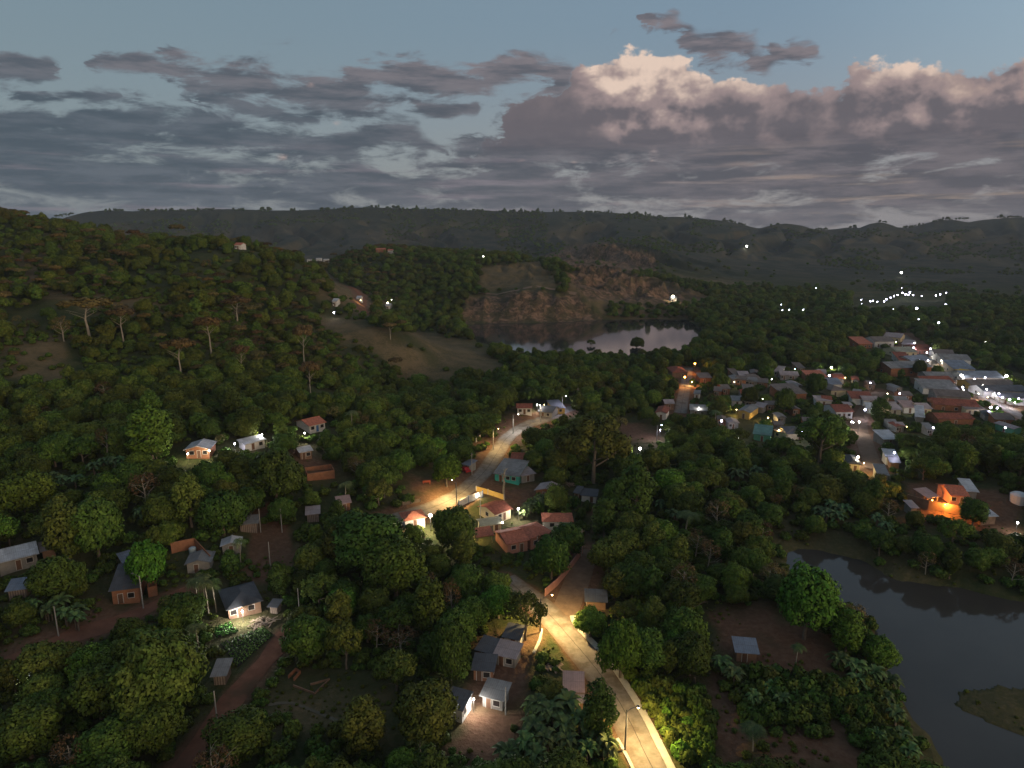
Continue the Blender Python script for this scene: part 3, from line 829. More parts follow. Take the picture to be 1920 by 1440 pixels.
def clumps_round(seed, Rr, Hc, zc, n, power=1.0, low=-0.55, rmin=0.30, rmax=0.48):
    """clump centres over an ellipsoid crown of radius Rr, half height Hc, centred at zc"""
    g = random.Random(seed); out = []
    tries = 0
    while len(out) < n and tries < 4000:
        tries += 1
        z = g.uniform(low, 1.0); a = g.uniform(0, 2 * math.pi)
        rr = math.sqrt(max(0.0, 1 - z * z)) ** power
        k = g.uniform(0.55, 0.82)
        r = Rr * g.uniform(rmin, rmax)
        p = (math.cos(a) * rr * Rr * k, math.sin(a) * rr * Rr * k, zc + z * Hc * k)
        if all((p[0] - q[0]) ** 2 + (p[1] - q[1]) ** 2 + (p[2] - q[2]) ** 2 > (0.55 * (r + q[3])) ** 2 for q in out):
            out.append(p + (r,))
    out.append((0, 0, zc + 0.1 * Hc, Rr * 0.62))
    return out

# prototypes: name -> (crown mesh, trunk mesh, crown radius, total height)
PROTO = {}
def add_proto(key, crown, trunk, r, h): PROTO[key] = (crown, trunk, r, h)
for i in range(5):      # rounded mango-like trees
    sd_ = 100 + i
    rr = (3.6, 4.0, 3.4, 4.3, 3.8)[i]; hc = (3.2, 2.9, 3.6, 3.0, 3.4)[i]; zc = (4.4, 4.3, 4.9, 4.4, 4.6)[i]
    add_proto('round%d' % i, leaf_cards('crown', clumps_round(sd_, rr, hc, zc, 22 + 3 * i), 165, 0.225, M_LEAF, sd_), limb_mesh('trunk', sd_, zc, 0.28, rr * 0.7, 5, M_BARK), rr, zc + hc)
for i in range(2):      # tall narrow trees
    sd_ = 200 + i
    add_proto('tall%d' % i, leaf_cards('crown', clumps_round(sd_, 2.6, 4.6, 5.6, 24, low=-0.8), 175, 0.215, M_LEAF, sd_), limb_mesh('trunk', sd_, 7.0, 0.24, 1.7, 6, M_BARK), 2.6, 10.2)
for i in range(2):      # open spreading trees with gaps
    sd_ = 300 + i
    add_proto('open%d' % i, leaf_cards('crown', clumps_round(sd_, 4.4, 2.6, 5.2, 17, low=-0.3, rmin=0.20, rmax=0.32)[:-1], 165, 0.215, M_LEAF, sd_), limb_mesh('trunk', sd_, 6.4, 0.26, 3.4, 7, M_BARK, twigs=2), 4.4, 7.8)
for i in range(2):      # flat crowned hillside trees on pale bare trunks
    sd_ = 400 + i
    add_proto('umbrella%d' % i, leaf_cards('crown', clumps_round(sd_, 3.3, 0.9, 8.4, 13, low=-0.3, rmin=0.22, rmax=0.36)[:-1], 90, 0.26, M_DRY, sd_, flat=0.45), limb_mesh('trunk', sd_, 9.4, 0.20, 2.8, 6, M_PALEBARK, first=0.6, twigs=1), 3.3, 9.5)
for i in range(2):      # thin dry trees, mostly twigs
    sd_ = 500 + i
    add_proto('dry%d' % i, leaf_cards('crown', clumps_round(sd_, 3.0, 3.0, 5.4, 22, rmin=0.16, rmax=0.30)[:-1], 60, 0.17, M_DRY, sd_), limb_mesh('trunk', sd_, 8.2, 0.17, 2.4, 9, M_PALEBARK, first=0.3, twigs=4), 3.0, 8.6)
for i in range(3):      # bushes
    sd_ = 600 + i
    add_proto('bush%d' % i, leaf_cards('foliage', clumps_round(sd_, 1.25, 0.9, 0.75, 12, low=-0.3), 210, 0.20, M_LEAF, sd_), limb_mesh('stem', sd_, 1.3, 0.06, 0.7, 5, M_BARK, first=0.15), 1.25, 1.7)

def palm_meshes(seed, h):
    g = random.Random(seed); V = []; F = []; Nn = []
    top = Vector((g.uniform(-.5, .5), g.uniform(-.5, .5), h))
    nf = 15
    for k in range(nf):
        a = 2 * math.pi * k / nf * 2.4 + g.uniform(-.2, .2)
        up = g.uniform(-0.15, 1.0); L = g.uniform(2.2, 3.0)
        dx, dy = math.cos(a), math.sin(a); side = Vector((-dy, dx, 0))
        prev = None
        for s in range(13):
            f = s / 12
            p = top + Vector((dx * L * f * (1 - 0.12 * f), dy * L * f * (1 - 0.12 * f), L * (up * f * 0.75 - (0.55 + 0.35 * up) * f * f)))
            if prev is not None:
                w = 0.75 * math.sin(math.pi * min(1, 0.12 + f * 0.9)) + 0.05
                t = (p - prev)
                for sg in (-1, 1):
                    tip = p + side * sg * w + t * 1.2 - Vector((0, 0, w * 0.42))
                    b0 = len(V); V += [tuple(prev), tuple(prev + t * 0.62), tuple(tip), tuple(tip - t * 0.35)]
                    F.append((b0, b0 + 1, b0 + 2, b0 + 3) if sg > 0 else (b0 + 3, b0 + 2, b0 + 1, b0))
            prev = p
    me = mesh_np('crown', np.array(V), F, False)
    at = me.attributes.new('tone', 'FLOAT', 'FACE'); at.data.foreach_set('value', np.random.default_rng(seed).random(len(F)).astype(np.float32))
    me.materials.append(M_BLADE)
    bm = bmesh.new()
    tube(bm, [(0, 0, -0.5), (top.x * 0.2, top.y * 0.2, h * 0.35), (top.x * 0.6, top.y * 0.6, h * 0.7), tuple(top)], [0.17, 0.13, 0.11, 0.09], 7)
    tm = bpy.data.meshes.new('trunk'); bm.to_mesh(tm); bm.free(); tm.materials.append(M_PALEBARK)
    return me, tm
for i in range(2):
    c, tr = palm_meshes(700 + i, 6.6 + i)
    add_proto('palm%d' % i, c, tr, 2.6, 7.4 + i)
def banana_meshes(seed):
    g = random.Random(seed); V = []; F = []
    bm = bmesh.new()
    for st in range(3):
        bx, by = g.uniform(-.7, .7), g.uniform(-.7, .7); hh = g.uniform(1.3, 2.2)
        tube(bm, [(bx, by, -0.3), (bx, by, hh * 0.6), (bx, by, hh)], [0.14, 0.11, 0.07], 6)
        nl = 8
        for k in range(nl):
            a = 2 * math.pi * k / nl + g.uniform(-.3, .3); up = g.uniform(0.55, 1.6); L = g.uniform(1.5, 2.3)
            dx, dy = math.cos(a), math.sin(a); side = Vector((-dy, dx, 0)); rows = []
            for s in range(7):
                f = s / 6
                p = Vector((bx, by, hh)) + Vector((dx * L * f * 0.8, dy * L * f * 0.8, L * (up * f * 0.8 - (0.35 + 0.45 * up) * f * f)))
                w = 0.36 * math.sin(math.pi * (0.08 + 0.9 * f)) ** 0.7
                rows.append((p - side * w + Vector((0, 0, w * 0.35)), p, p + side * w + Vector((0, 0, w * 0.35))))
            for A, B in zip(rows[:-1], rows[1:]):
                for j in (0, 1):
                    b0 = len(V); V += [tuple(A[j]), tuple(A[j + 1]), tuple(B[j + 1]), tuple(B[j])]; F.append((b0, b0 + 1, b0 + 2, b0 + 3))
    me = mesh_np('leaves', np.array(V), F, True)
    at = me.attributes.new('tone', 'FLOAT', 'FACE'); at.data.foreach_set('value', np.random.default_rng(seed).random(len(F)).astype(np.float32))
    me.materials.append(M_BLADE)
    tm = bpy.data.meshes.new('stem'); bm.to_mesh(tm); bm.free(); tm.materials.append(M_BARK)
    return me, tm
for i in range(3):
    c, tr = banana_meshes(800 + i)
    add_proto('banana%d' % i, c, tr, 1.9, 3.4)

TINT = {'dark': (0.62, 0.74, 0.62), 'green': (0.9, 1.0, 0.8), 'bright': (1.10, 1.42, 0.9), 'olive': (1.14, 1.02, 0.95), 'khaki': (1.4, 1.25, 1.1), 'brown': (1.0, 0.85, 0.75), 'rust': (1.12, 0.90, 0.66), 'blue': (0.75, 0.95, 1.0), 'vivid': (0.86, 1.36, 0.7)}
USED = {}
PLANTS = []           # (x, y, z, radius, height) of everything planted, for spacing
def plant(key, x, y, z, scale, rz, tint, name, label, cat, group=None, squash=1.0):
    crown, trunk, r, h = PROTO[key]
    root = empty(name, (x, y, z), rz, label, cat, group)
    part = {'bush': ('foliage', 'stem'), 'bana': ('leaves', 'stem')}.get(key[:4], ('crown', 'trunk'))
    first = key not in USED
    c = bpy.data.objects.new(part[0], crown); COL.objects.link(c); c.parent = root
    tr = bpy.data.objects.new(part[1], trunk); COL.objects.link(tr); tr.parent = root
    root.scale = (scale, scale, scale * squash)
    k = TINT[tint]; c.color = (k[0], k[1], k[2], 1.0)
    USED.setdefault(key, c)
    PLANTS.append((x, y, z, r * scale, h * scale * squash))
    return root

# ================================================================== buildings
def box(bm, x0, x1, y0, y1, z0, z1):
    v = [bm.verts.new(p) for p in ((x0, y0, z0), (x1, y0, z0), (x1, y1, z0), (x0, y1, z0), (x0, y0, z1), (x1, y0, z1), (x1, y1, z1), (x0, y1, z1))]
    for f in ((3, 2, 1, 0), (4, 5, 6, 7), (0, 1, 5, 4), (1, 2, 6, 5), (2, 3, 7, 6), (3, 0, 4, 7)): bm.faces.new([v[i] for i in f])
def slab(bm, quad, th):
    """a thin sheet of roofing: four corners in order, thickness downwards"""
    q = [Vector(p) for p in quad]
    up = [bm.verts.new(p) for p in q]; dn = [bm.verts.new(p - Vector((0, 0, th))) for p in q]
    n = len(q)
    bm.faces.new(up); bm.faces.new(dn[::-1])
    for i in range(n): bm.faces.new((up[i], dn[i], dn[(i + 1) % n], up[(i + 1) % n]))
def done(bm, name, m, parent=None, loc=None):
    bmesh.ops.recalc_face_normals(bm, faces=bm.faces[:])
    me = bpy.data.meshes.new(name); bm.to_mesh(me); bm.free()
    return link(name, me, m, parent)

def tin(name, color, tint=None, rough=0.62):
    def ex(t, P, c):
        x, y, z = t.sep(P)
        w = t.math('SINE', t.math('MULTIPLY', x, 18.0))
        sheet_x = t.math('FLOOR', t.math('MULTIPLY', x, 0.95)); sheet_y = t.math('FLOOR', t.math('MULTIPLY', y, 0.42))
        wn = t.new('ShaderNodeTexWhiteNoise', noise_dimensions='2D'); t.put(wn.inputs['Vector'], t.combine(sheet_x, sheet_y, 0.0))
        k = t.math('ADD', t.math('MULTIPLY_ADD', wn.outputs['Value'], 0.34, 0.80), t.math('MULTIPLY', w, 0.07))
        seam = t.step(t.math('ABSOLUTE', t.math('SUBTRACT', t.math('FRACT', t.math('MULTIPLY', y, 0.42)), 0.5)), 0.46, 0.5)
        rs = t.noise(t.combine(t.math('MULTIPLY', x, 1.3), t.math('MULTIPLY', y, 0.35), 2.0), 1.0, 5, 0.7)
        c = t.mix(t.step(rs, 0.56, 0.70, 0.0, 0.6), c, (0.13, 0.075, 0.05))
        c = t.mix(1.0, c, t.combine(k, k, k), 'MULTIPLY')
        return t.mix(t.math('MULTIPLY', seam, 0.4), c, (0.05, 0.04, 0.035))
    return mat(name, color, rough, 0.22, 0.8, 0.35, extra=ex, tint=tint)
def tiles(name, color, tint=None):
    def ex(t, P, c):
        x, y, z = t.sep(P)
        w = t.math('ADD', t.math('SINE', t.math('MULTIPLY', x, 26.0)), t.math('SINE', t.math('MULTIPLY', y, 21.0)))
        k = t.math('MULTIPLY_ADD', w, 0.07, 0.98)
        wn = t.new('ShaderNodeTexWhiteNoise', noise_dimensions='2D')
        t.put(wn.inputs['Vector'], t.combine(t.math('FLOOR', t.math('MULTIPLY', x, 3.0)), t.math('FLOOR', t.math('MULTIPLY', y, 2.4)), 0.0))
        k = t.math('MULTIPLY', k, t.math('MULTIPLY_ADD', wn.outputs['Value'], 0.4, 0.8))
        return t.mix(1.0, c, t.combine(k, k, k), 'MULTIPLY')
    return mat(name, color, 0.85, 0.22, 0.7, 0.2, extra=ex, tint=tint)
ROOF = {
    'slate': tin('dark_weathered_sheet', (0.085, 0.088, 0.098), (0.06, 0.055, 0.055)),
    'grey': tin('grey_fibre_cement', (0.21, 0.205, 0.20), (0.14, 0.13, 0.12)),
    'brown': tin('stained_brown_sheet', (0.16, 0.125, 0.105), (0.11, 0.085, 0.07)),
    'pale': tin('pale_zinc_sheet', (0.46, 0.47, 0.49), (0.36, 0.35, 0.34)),
    'pink': tin('faded_pink_sheet', (0.40, 0.26, 0.23), (0.33, 0.23, 0.20)),
    'rose': tin('greyish_rose_sheet', (0.33, 0.27, 0.265), (0.25, 0.21, 0.20)),
    'olive': tin('mossy_grey_sheet', (0.25, 0.25, 0.19), (0.19, 0.19, 0.14)),
    'terra': tiles('terracotta_tiles', (0.42, 0.145, 0.088), (0.30, 0.11, 0.07)),
    'rust': tiles('dark_red_tiles', (0.25, 0.080, 0.050), (0.12, 0.050, 0.035)),
    'teal': tin('green_blue_sheet', (0.09, 0.20, 0.17), (0.10, 0.16, 0.14)),
    'blue': tin('bluish_grey_sheet', (0.17, 0.20, 0.25), (0.13, 0.14, 0.17)),
}
def brick_mat():
    def ex(t, P, c):
        br = t.new('ShaderNodeTexBrick')
        x, y, z = t.sep(P)
        t.put(br.inputs['Vector'], t.combine(t.math('ADD', x, y), z, 0.0))
        br.inputs['Scale'].default_value = 2.2
        br.inputs['Color1'].default_value = (1, 1, 1, 1); br.inputs['Color2'].default_value = (0.75, 0.72, 0.7, 1); br.inputs['Mortar'].default_value = (0.9, 0.95, 1.0, 1)
        br.inputs['Mortar Size'].default_value = 0.03
        return t.mix(1.0, c, br.outputs['Color'], 'MULTIPLY')
    return mat('bare_hollow_brick', (0.34, 0.155, 0.085), 0.92, 0.25, 1.0, 0.1, extra=ex, tint=(0.25, 0.13, 0.08))
WALL = {
    'brick': brick_mat(),
    'white': mat('whitewashed_wall', (0.60, 0.58, 0.54), 0.9, 0.15, 0.9, 0.2, tint=(0.48, 0.44, 0.39)),
    'cream': mat('cream_wall', (0.56, 0.47, 0.30), 0.9, 0.15, 0.9, 0.2, tint=(0.46, 0.37, 0.24)),
    'teal': mat('turquoise_wall', (0.06, 0.40, 0.34), 0.85, 0.15, 0.9, 0.2, tint=(0.08, 0.32, 0.28)),
    'grey': mat('bare_render_wall', (0.26, 0.25, 0.23), 0.92, 0.2, 0.9, 0.15, tint=(0.2, 0.18, 0.16)),
    'pink': mat('pink_plaster_wall', (0.48, 0.23, 0.17), 0.9, 0.15, 0.9, 0.2, tint=(0.40, 0.20, 0.15)),
    'mud': mat('clay_wall', (0.26, 0.16, 0.105), 0.95, 0.25, 0.9, 0.1, tint=(0.2, 0.12, 0.08)),
    'green': mat('green_wall', (0.12, 0.32, 0.20), 0.9, 0.15, 0.9, 0.2),
    'yellow': mat('yellow_lit_wall', (0.60, 0.40, 0.12), 0.9, 0.15, 0.9, 0.2),  # yellow lamp light put into the wall colour
    'plank': mat('weathered_planks', (0.28, 0.22, 0.18), 0.95, 0.3, 2.0, 0.1, extra=lambda t, P, c: t.mix(t.step(t.math('SINE', t.math('MULTIPLY', t.sep(P)[0], 15.0)), 0.2, 0.8, 0, 0.75), c, (0.06, 0.045, 0.04))),
}
M_DARK = mat('dark_opening', (0.020, 0.017, 0.016), 0.35, 0.2, 1.0, 0.4)
M_WOOD = mat('brown_door', (0.14, 0.075, 0.045), 0.7, 0.2, 2.0, 0.3)
M_BLUE = mat('blue_paint', (0.07, 0.17, 0.36), 0.6, 0.15, 2.0, 0.3)
M_FRAME = mat('pale_frame', (0.50, 0.47, 0.42), 0.7, 0.1, 2.0, 0.3)
M_POST = mat('rough_timber', (0.20, 0.15, 0.11), 0.95, 0.3, 3.0, 0.1)
M_CONC = mat('pole_concrete', (0.34, 0.32, 0.29), 0.9, 0.2, 1.0, 0.2)
M_IRON = mat('lamp_iron', (0.10, 0.10, 0.105), 0.5, 0.1, 2.0, 0.4)

HOUSES = []            # (corner points, height) for keeping plants away
def eave_frame(A, B, C, h):
    """three eave corners in photo pixels -> centre, turn, width and depth on the ground"""
    g0 = ground((A[0] + B[0]) / 2, (A[1] + B[1]) / 2, h)
    z = g0[2] + h
    a, b, c = (Vector(at_z(p[0], p[1], z)[:2]) for p in (A, B, C))
    d = b - a; w = d.length; d.normalize(); n = Vector((-d.y, d.x))
    dep = (c - a).dot(n)
    return a, d, n, w, dep
def opening(parent, kind, cx, y, z0, w, hh, side='f', D=0.0, W=0.0, color=None):
    """door or window: frame and recessed-looking leaf, standing a few millimetres proud of its wall"""
    name = 'door' if kind == 'd' else 'window'
    bm = bmesh.new(); box(bm, -w / 2, w / 2, -0.05, 0.03, z0, z0 + hh)
    o = done(bm, name, color or (M_WOOD if kind == 'd' else M_DARK), parent)
    bm = bmesh.new(); e = 0.09
    for q in ((-w / 2 - e, -w / 2), (w / 2, w / 2 + e)): box(bm, q[0], q[1], -0.075, 0.02, z0 - (e if kind == 'w' else 0), z0 + hh)
    box(bm, -w / 2 - e, w / 2 + e, -0.078, 0.02, z0 + hh, z0 + hh + e)
    if kind == 'w': box(bm, -w / 2, w / 2, -0.09, 0.02, z0 - e, z0)
    fr = done(bm, 'frame', M_FRAME, o)
    if side == 'f': o.location = (cx, y, 0)
    elif side == 'l': o.location = (-W / 2, cx, 0); o.rotation_euler = (0, 0, -math.pi / 2)
    else: o.location = (W / 2, cx, 0); o.rotation_euler = (0, 0, math.pi / 2)
    return o
def house(A, B, C, h, roof, rm, wm, label, ops='', group=None, cat='house', name='house', pitch=0.24, over=0.45, dmin=4.0, dmax=13.0, fine=True, walls=True):
    h = h * (0.86 if fine else 0.95)
    a, d, n, w, dep = eave_frame(A, B, C, h)
    dep = min(max(dep, dmin), dmax)
    rz = math.atan2(d.y, d.x)
    ctr = a + d * w / 2 + n * dep / 2
    zg = hz(ctr.x, ctr.y)
    zf = hz(*(a + d * w / 2))
    root = empty(name, (ctr.x, ctr.y, min(zg, zf + 0.3)), rz, label, cat, group)
    W, D = w - 2 * over, dep - 2 * over
    W = max(W, 1.5); D = max(D, 1.5)
    HOUSES.append((ctr.x, ctr.y, rz, w / 2, dep / 2, root.location.z, h))
    th = 0.10
    bm = bmesh.new()
    if walls:
        t_ = 0.18
        if roof == 'gabley':        # ridge runs away from the front: gable wall faces the viewer
            rise = w / 2 * pitch * 1.2
            v0 = []
            for yy in (-D / 2, D / 2):
                v0.append([bm.verts.new(p) for p in ((-W / 2, yy, -1.2), (W / 2, yy, -1.2), (W / 2, yy, h - 0.05), (0, yy, h + rise * W / w - 0.05), (-W / 2, yy, h - 0.05))])
            bm.faces.new(v0[0]); bm.faces.new(v0[1][::-1])
            for i in range(5): bm.faces.new((v0[0][i], v0[1][i], v0[1][(i + 1) % 5], v0[0][(i + 1) % 5]))
        elif roof == 'gable':
            rise = dep / 2 * pitch * 1.2
            v0 = []
            for xx in (-W / 2, W / 2):
                v0.append([bm.verts.new(p) for p in ((xx, -D / 2, -1.2), (xx, D / 2, -1.2), (xx, D / 2, h - 0.05), (xx, 0, h + rise * D / dep - 0.05), (xx, -D / 2, h - 0.05))])
            bm.faces.new(v0[0]); bm.faces.new(v0[1][::-1])
            for i in range(5): bm.faces.new((v0[0][i], v0[1][i], v0[1][(i + 1) % 5], v0[0][(i + 1) % 5]))
        elif roof == 'shed':
            rise = dep * pitch * 0.7
            v0 = []
            for xx in (-W / 2, W / 2):
                v0.append([bm.verts.new(p) for p in ((xx, -D / 2, -1.2), (xx, D / 2, -1.2), (xx, D / 2, h + rise - 0.12), (xx, -D / 2, h - 0.10))])
            bm.faces.new(v0[0]); bm.faces.new(v0[1][::-1])
            for i in range(4): bm.faces.new((v0[0][i], v0[1][i], v0[1][(i + 1) % 4], v0[0][(i + 1) % 4]))
        elif roof == 'none':
            for (x0, x1, y0, y1) in ((-W / 2, W / 2, -D / 2, -D / 2 + t_), (-W / 2, W / 2, D / 2 - t_, D / 2), (-W / 2, -W / 2 + t_, -D / 2 + t_, D / 2 - t_), (W / 2 - t_, W / 2, -D / 2 + t_, D / 2 - t_)):
                box(bm, x0, x1, y0, y1, -1.2, h)
        else: box(bm, -W / 2, W / 2, -D / 2, D / 2, -1.2, h - 0.02)
        done(bm, 'wall', WALL[wm], root)
    else:
        bm.free()
        for sx in (-1, 1):
            for sy in (-1, 1):
                bm = bmesh.new(); hh = h - 0.1 + (dep * pitch * 0.7 * 0.93 if sy > 0 and roof == 'shed' else 0)
                box(bm, sx * W / 2 - 0.08, sx * W / 2 + 0.08, sy * D / 2 - 0.08, sy * D / 2 + 0.08, -0.6, hh)
                done(bm, 'post', M_POST, root)
    if roof != 'none':
        bm = bmesh.new(); x, y = w / 2, dep / 2
        if roof == 'gable':
            r = y * pitch * 1.2
            slab(bm, [(-x, -y, h), (x, -y, h), (x, -0.01, h + r), (-x, -0.01, h + r)], th); slab(bm, [(-x, 0.01, h + r), (x, 0.01, h + r), (x, y, h), (-x, y, h)], th)
        elif roof == 'gabley':
            r = x * pitch * 1.2
            slab(bm, [(-x, -y, h), (-0.01, -y, h + r), (-0.01, y, h + r), (-x, y, h)], th); slab(bm, [(0.01, -y, h + r), (x, -y, h), (x, y, h), (0.01, y, h + r)], th)
        elif roof == 'shed':
            r = dep * pitch * 0.7
            slab(bm, [(-x, -y, h), (x, -y, h), (x, y, h + r), (-x, y, h + r)], th)
        elif roof == 'hip':
            k = min(x, y); r = k * pitch * 1.5
            if x >= y: R1, R2 = (-x + k, 0, h + r), (x - k + 0.01, 0, h + r); quads = [[(-x, -y, h), (x, -y, h), R2, R1], [(x, y, h), (-x, y, h), R1, R2], [(-x, y, h), (-x, -y, h), R1], [(x, -y, h), (x, y, h), R2]]
            else: R1, R2 = (0, -y + k, h + r), (0, y - k + 0.01, h + r); quads = [[(x, -y, h), (x, y, h), R2, R1], [(-x, y, h), (-x, -y, h), R1, R2], [(-x, -y, h), (x, -y, h), R1], [(x, y, h), (-x, y, h), R2]]
            for q in quads: slab(bm, q, th)
        elif roof == 'flat':
            slab(bm, [(-x, -y, h + 0.1), (x, -y, h + 0.1), (x, y, h + 0.1), (-x, y, h + 0.1)], 0.16)
        ro = done(bm, 'roof', ROOF[rm], root)
        if roof in ('gable', 'gabley', 'hip') and fine:
            bm = bmesh.new(); r_ = (y if roof == 'gable' else x) * pitch * 1.2
            if roof == 'gable': box(bm, -x, x, -0.14, 0.14, h + r_ - 0.03, h + r_ + 0.06)
            elif roof == 'gabley': box(bm, -0.14, 0.14, -y, y, h + r_ - 0.03, h + r_ + 0.06)
            else:
                k = min(x, y); rr = k * pitch * 1.5
                if x >= y: box(bm, -x + k, x - k + 0.02, -0.14, 0.14, h + rr - 0.03, h + rr + 0.06)
                else: box(bm, -0.14, 0.14, -y + k, y - k + 0.02, h + rr - 0.03, h + rr + 0.06)
            done(bm, 'ridge_cap', ROOF[rm], ro)
    for op in ops.split():
        k = op[0]; side = 'f'
        if op[1] in 'lr': side = op[1]; f = float(op[2:])
        else: f = float(op[1:])
        span = W if side == 'f' else D
        cx = (f - 0.5) * span
        dh = min(2.05, h - 0.35)
        if k == 'd': opening(root, 'd', cx, -D / 2, 0.0, 0.85, dh, side, D, W)
        elif k == 'b': opening(root, 'd', cx, -D / 2, 0.0, 0.85, dh, side, D, W, M_BLUE)
        elif k == 'g': opening(root, 'd', cx, -D / 2, 0.0, 2.4, min(2.3, h - 0.35), side, D, W, M_IRON)
        else: opening(root, 'w', cx, -D / 2, min(1.0, h - 1.5), 1.1, 1.0, side, D, W)
    return root

# ---- the houses one can tell apart, from the street to the hillside
house((924, 888), (974, 894), (937, 867), 2.8, 'shed', 'grey', 'teal', 'turquoise walled house with a wide grey roof beside the uphill street', 'd.25 w.55 w.8 wr.5')
house((977, 895), (1006, 889), (974, 873), 2.5, 'shed', 'rose', 'grey', 'low annex with faded rosy sheets against the turquoise house', 'd.5')
house((928, 967), (962, 955), (909, 946), 3.0, 'gable', 'rust', 'cream', 'cream house with steep dark red tiles in the lit yard', 'w.3 d.6 wl.5')
house((901, 988), (944, 982), (893, 974), 2.6, 'gable', 'olive', 'cream', 'small lit shop with mossy grey roof in front of the cream house', 'g.35 d.75 wl.5', cat='shop', name='shop')
house((892, 1009), (927, 1004), (895, 996), 2.3, 'shed', 'terra', 'cream', 'small terracotta porch roof lit yellow below the shop', walls=False, cat='porch', name='porch')
house((950, 1022), (994, 1013), (927, 996), 3.2, 'gable', 'terra', 'pink', 'terracotta roofed house with long tiled slope behind two round trees', 'w.3 d.7')
house((994, 1012), (1038, 999), (978, 987), 3.6, 'hip', 'terra', 'pink', 'pink walled house with hipped terracotta roof and dark windows', 'w.25 w.62 w.86')
house((1016, 979), (1076, 979), (1030, 962), 3.0, 'hip', 'terra', 'white', 'detached red hip roofed house behind the terracotta houses', 'b.7 w.3')
house((1001, 921), (1045, 927), (1020, 908), 2.8, 'gabley', 'rose', 'brick', 'orange brick house with grey and rosy gable roof among shrubs', 'd.4 w.75')
house((1087, 929), (1120, 932), (1089, 919), 2.4, 'shed', 'slate', 'white', 'white walled shed with long dark roof beside scrap timber', 'd.7')
house((1074, 924), (1087, 926), (1077, 914), 2.4, 'shed', 'slate', 'mud', 'tiny clay hut joined to the white walled shed', 'd.5', dmin=3)
house((968, 766), (999, 766), (970, 758), 3.0, 'gable', 'rust', 'white', 'white house with red tiled roof above the bend of the street', 'd.5 w.2 w.8')
house((956, 866), (983, 867), (960, 849), 2.6, 'gable', 'rust', 'grey', 'half hidden house with bright red ridge beside the street trees', 'd.5')
house((1008, 770), (1036, 773), (1012, 758), 2.6, 'gable', 'slate', 'grey', 'dark roofed house with three white lamps at the street end', 'd.3 w.7')
house((1038, 768), (1062, 766), (1040, 757), 2.6, 'shed', 'slate', 'yellow', 'yellow lit house beside the topmost street lamp', 'd.25 w.6')
house((889, 1218), (922, 1227), (897, 1194), 2.5, 'shed', 'slate', 'mud', 'dark roofed half of the long double shed below the lamp post', 'd.5', cat='shed', name='shed')
house((923, 1227), (968, 1237), (930, 1204), 2.5, 'shed', 'rose', 'grey', 'paler roofed half of the long double shed near the street', 'd.3 w.7', cat='shed', name='shed')
house((882, 1256), (927, 1260), (893, 1234), 2.6, 'shed', 'slate', 'brick', 'brick hut with plain dark roof behind the long double shed', 'd.3 w.7 wr.5')
house((808, 1317), (868, 1334), (825, 1288), 2.9, 'shed', 'slate', 'white', 'dark slate roofed house with white end wall under a bright lamp', 'd.4 wr.3', over=0.35)
house((898, 1305), (945, 1316), (905, 1283), 2.5, 'shed', 'grey', 'grey', 'grey tin roofed shed on pale walls beside the lit yard', 'd.3 w.7', cat='shed', name='shed')
house((1055, 1297), (1097, 1299), (1043, 1261), 2.8, 'shed', 'pink', 'mud', 'pink sheet roofed house at the edge of the lit street', '', pitch=0.16)
house((1064, 1318), (1099, 1318), (1057, 1300), 2.2, 'shed', 'rose', 'mud', 'lower rusty lean-to in front of the pink roof', 'd.5', cat='shed', name='lean_to_shed', pitch=0.16)
house((940, 1194), (975, 1201), (945, 1174), 2.5, 'shed', 'slate', 'white', 'small dark roofed hut in shade left of the lamp post', 'd.6')
house((203, 1112), (263, 1104), (177, 1078), 3.6, 'shed', 'slate', 'brick', 'red brick house with big buckled dark roof by the lane', 'd.3 w.7', dmax=16)
house((236, 1069), (262, 1061), (216, 1050), 3.0, 'shed', 'blue', 'grey', 'bluish roofed house half behind the bright oval tree', '')
house((272, 1107), (299, 1101), (275, 1096), 2.3, 'none', 'grey', 'brick', 'roofless brick hut beside the buckled dark roof', '', cat='ruin', name='brick_shell')
house((345, 1062), (396, 1057), (352, 1041), 2.6, 'gabley', 'grey', 'grey', 'two toned grey roof of the hut inside the unfinished brick walls', 'd.4')
house((412, 1027), (453, 1022), (405, 1014), 2.6, 'gabley', 'pale', 'grey', 'pale tin gable hut behind the feathery palms', 'd.5')
house((446, 987), (485, 983), (448, 977), 2.5, 'shed', 'grey', 'plank', 'plank walled shed standing by the red earth square', '', cat='shed', name='plank_shed', dmax=5)
house((424, 1147), (494, 1128), (410, 1108), 2.7, 'hip', 'slate', 'mud', 'dark hip roofed house with a lit terrace above the vegetable beds', 'd.35 w.15 w.7', dmax=10)
house((500, 1137), (520, 1139), (503, 1126), 2.0, 'shed', 'slate', 'plank', 'tiny dark roofed coop beside the lit terrace', '', cat='shed', name='coop', dmin=2.5)
house((393, 1269), (425, 1267), (389, 1242), 2.3, 'shed', 'grey', 'plank', 'shack with upright board front beside the red lane', '', cat='shed', name='shack')
house((-8, 1060), (74, 1040), (-14, 1043), 3.0, 'shed', 'pale', 'grey', 'white tin roofed house cut by the picture edge', 'd.5 w.8')
house((75, 1038), (108, 1030), (72, 1026), 2.5, 'shed', 'brown', 'mud', 'brownish shed joined to the white tin roofed house', '', cat='shed', name='shed')
house((8, 1112), (52, 1106), (12, 1098), 2.2, 'shed', 'blue', 'plank', 'bluish tin lean-to below the white tin roofed house', '', cat='shed', name='shed')
house((344, 846), (394, 844), (342, 832), 2.9, 'gabley', 'pale', 'brick', 'orange brick house with white tin gable between two wall lamps', 'd.55 w.25 w.82')
house((561, 851), (588, 846), (548, 842), 2.6, 'gable', 'pale', 'mud', 'clay coloured house with pale tin roof on the dark slope', 'w.7 d.3')
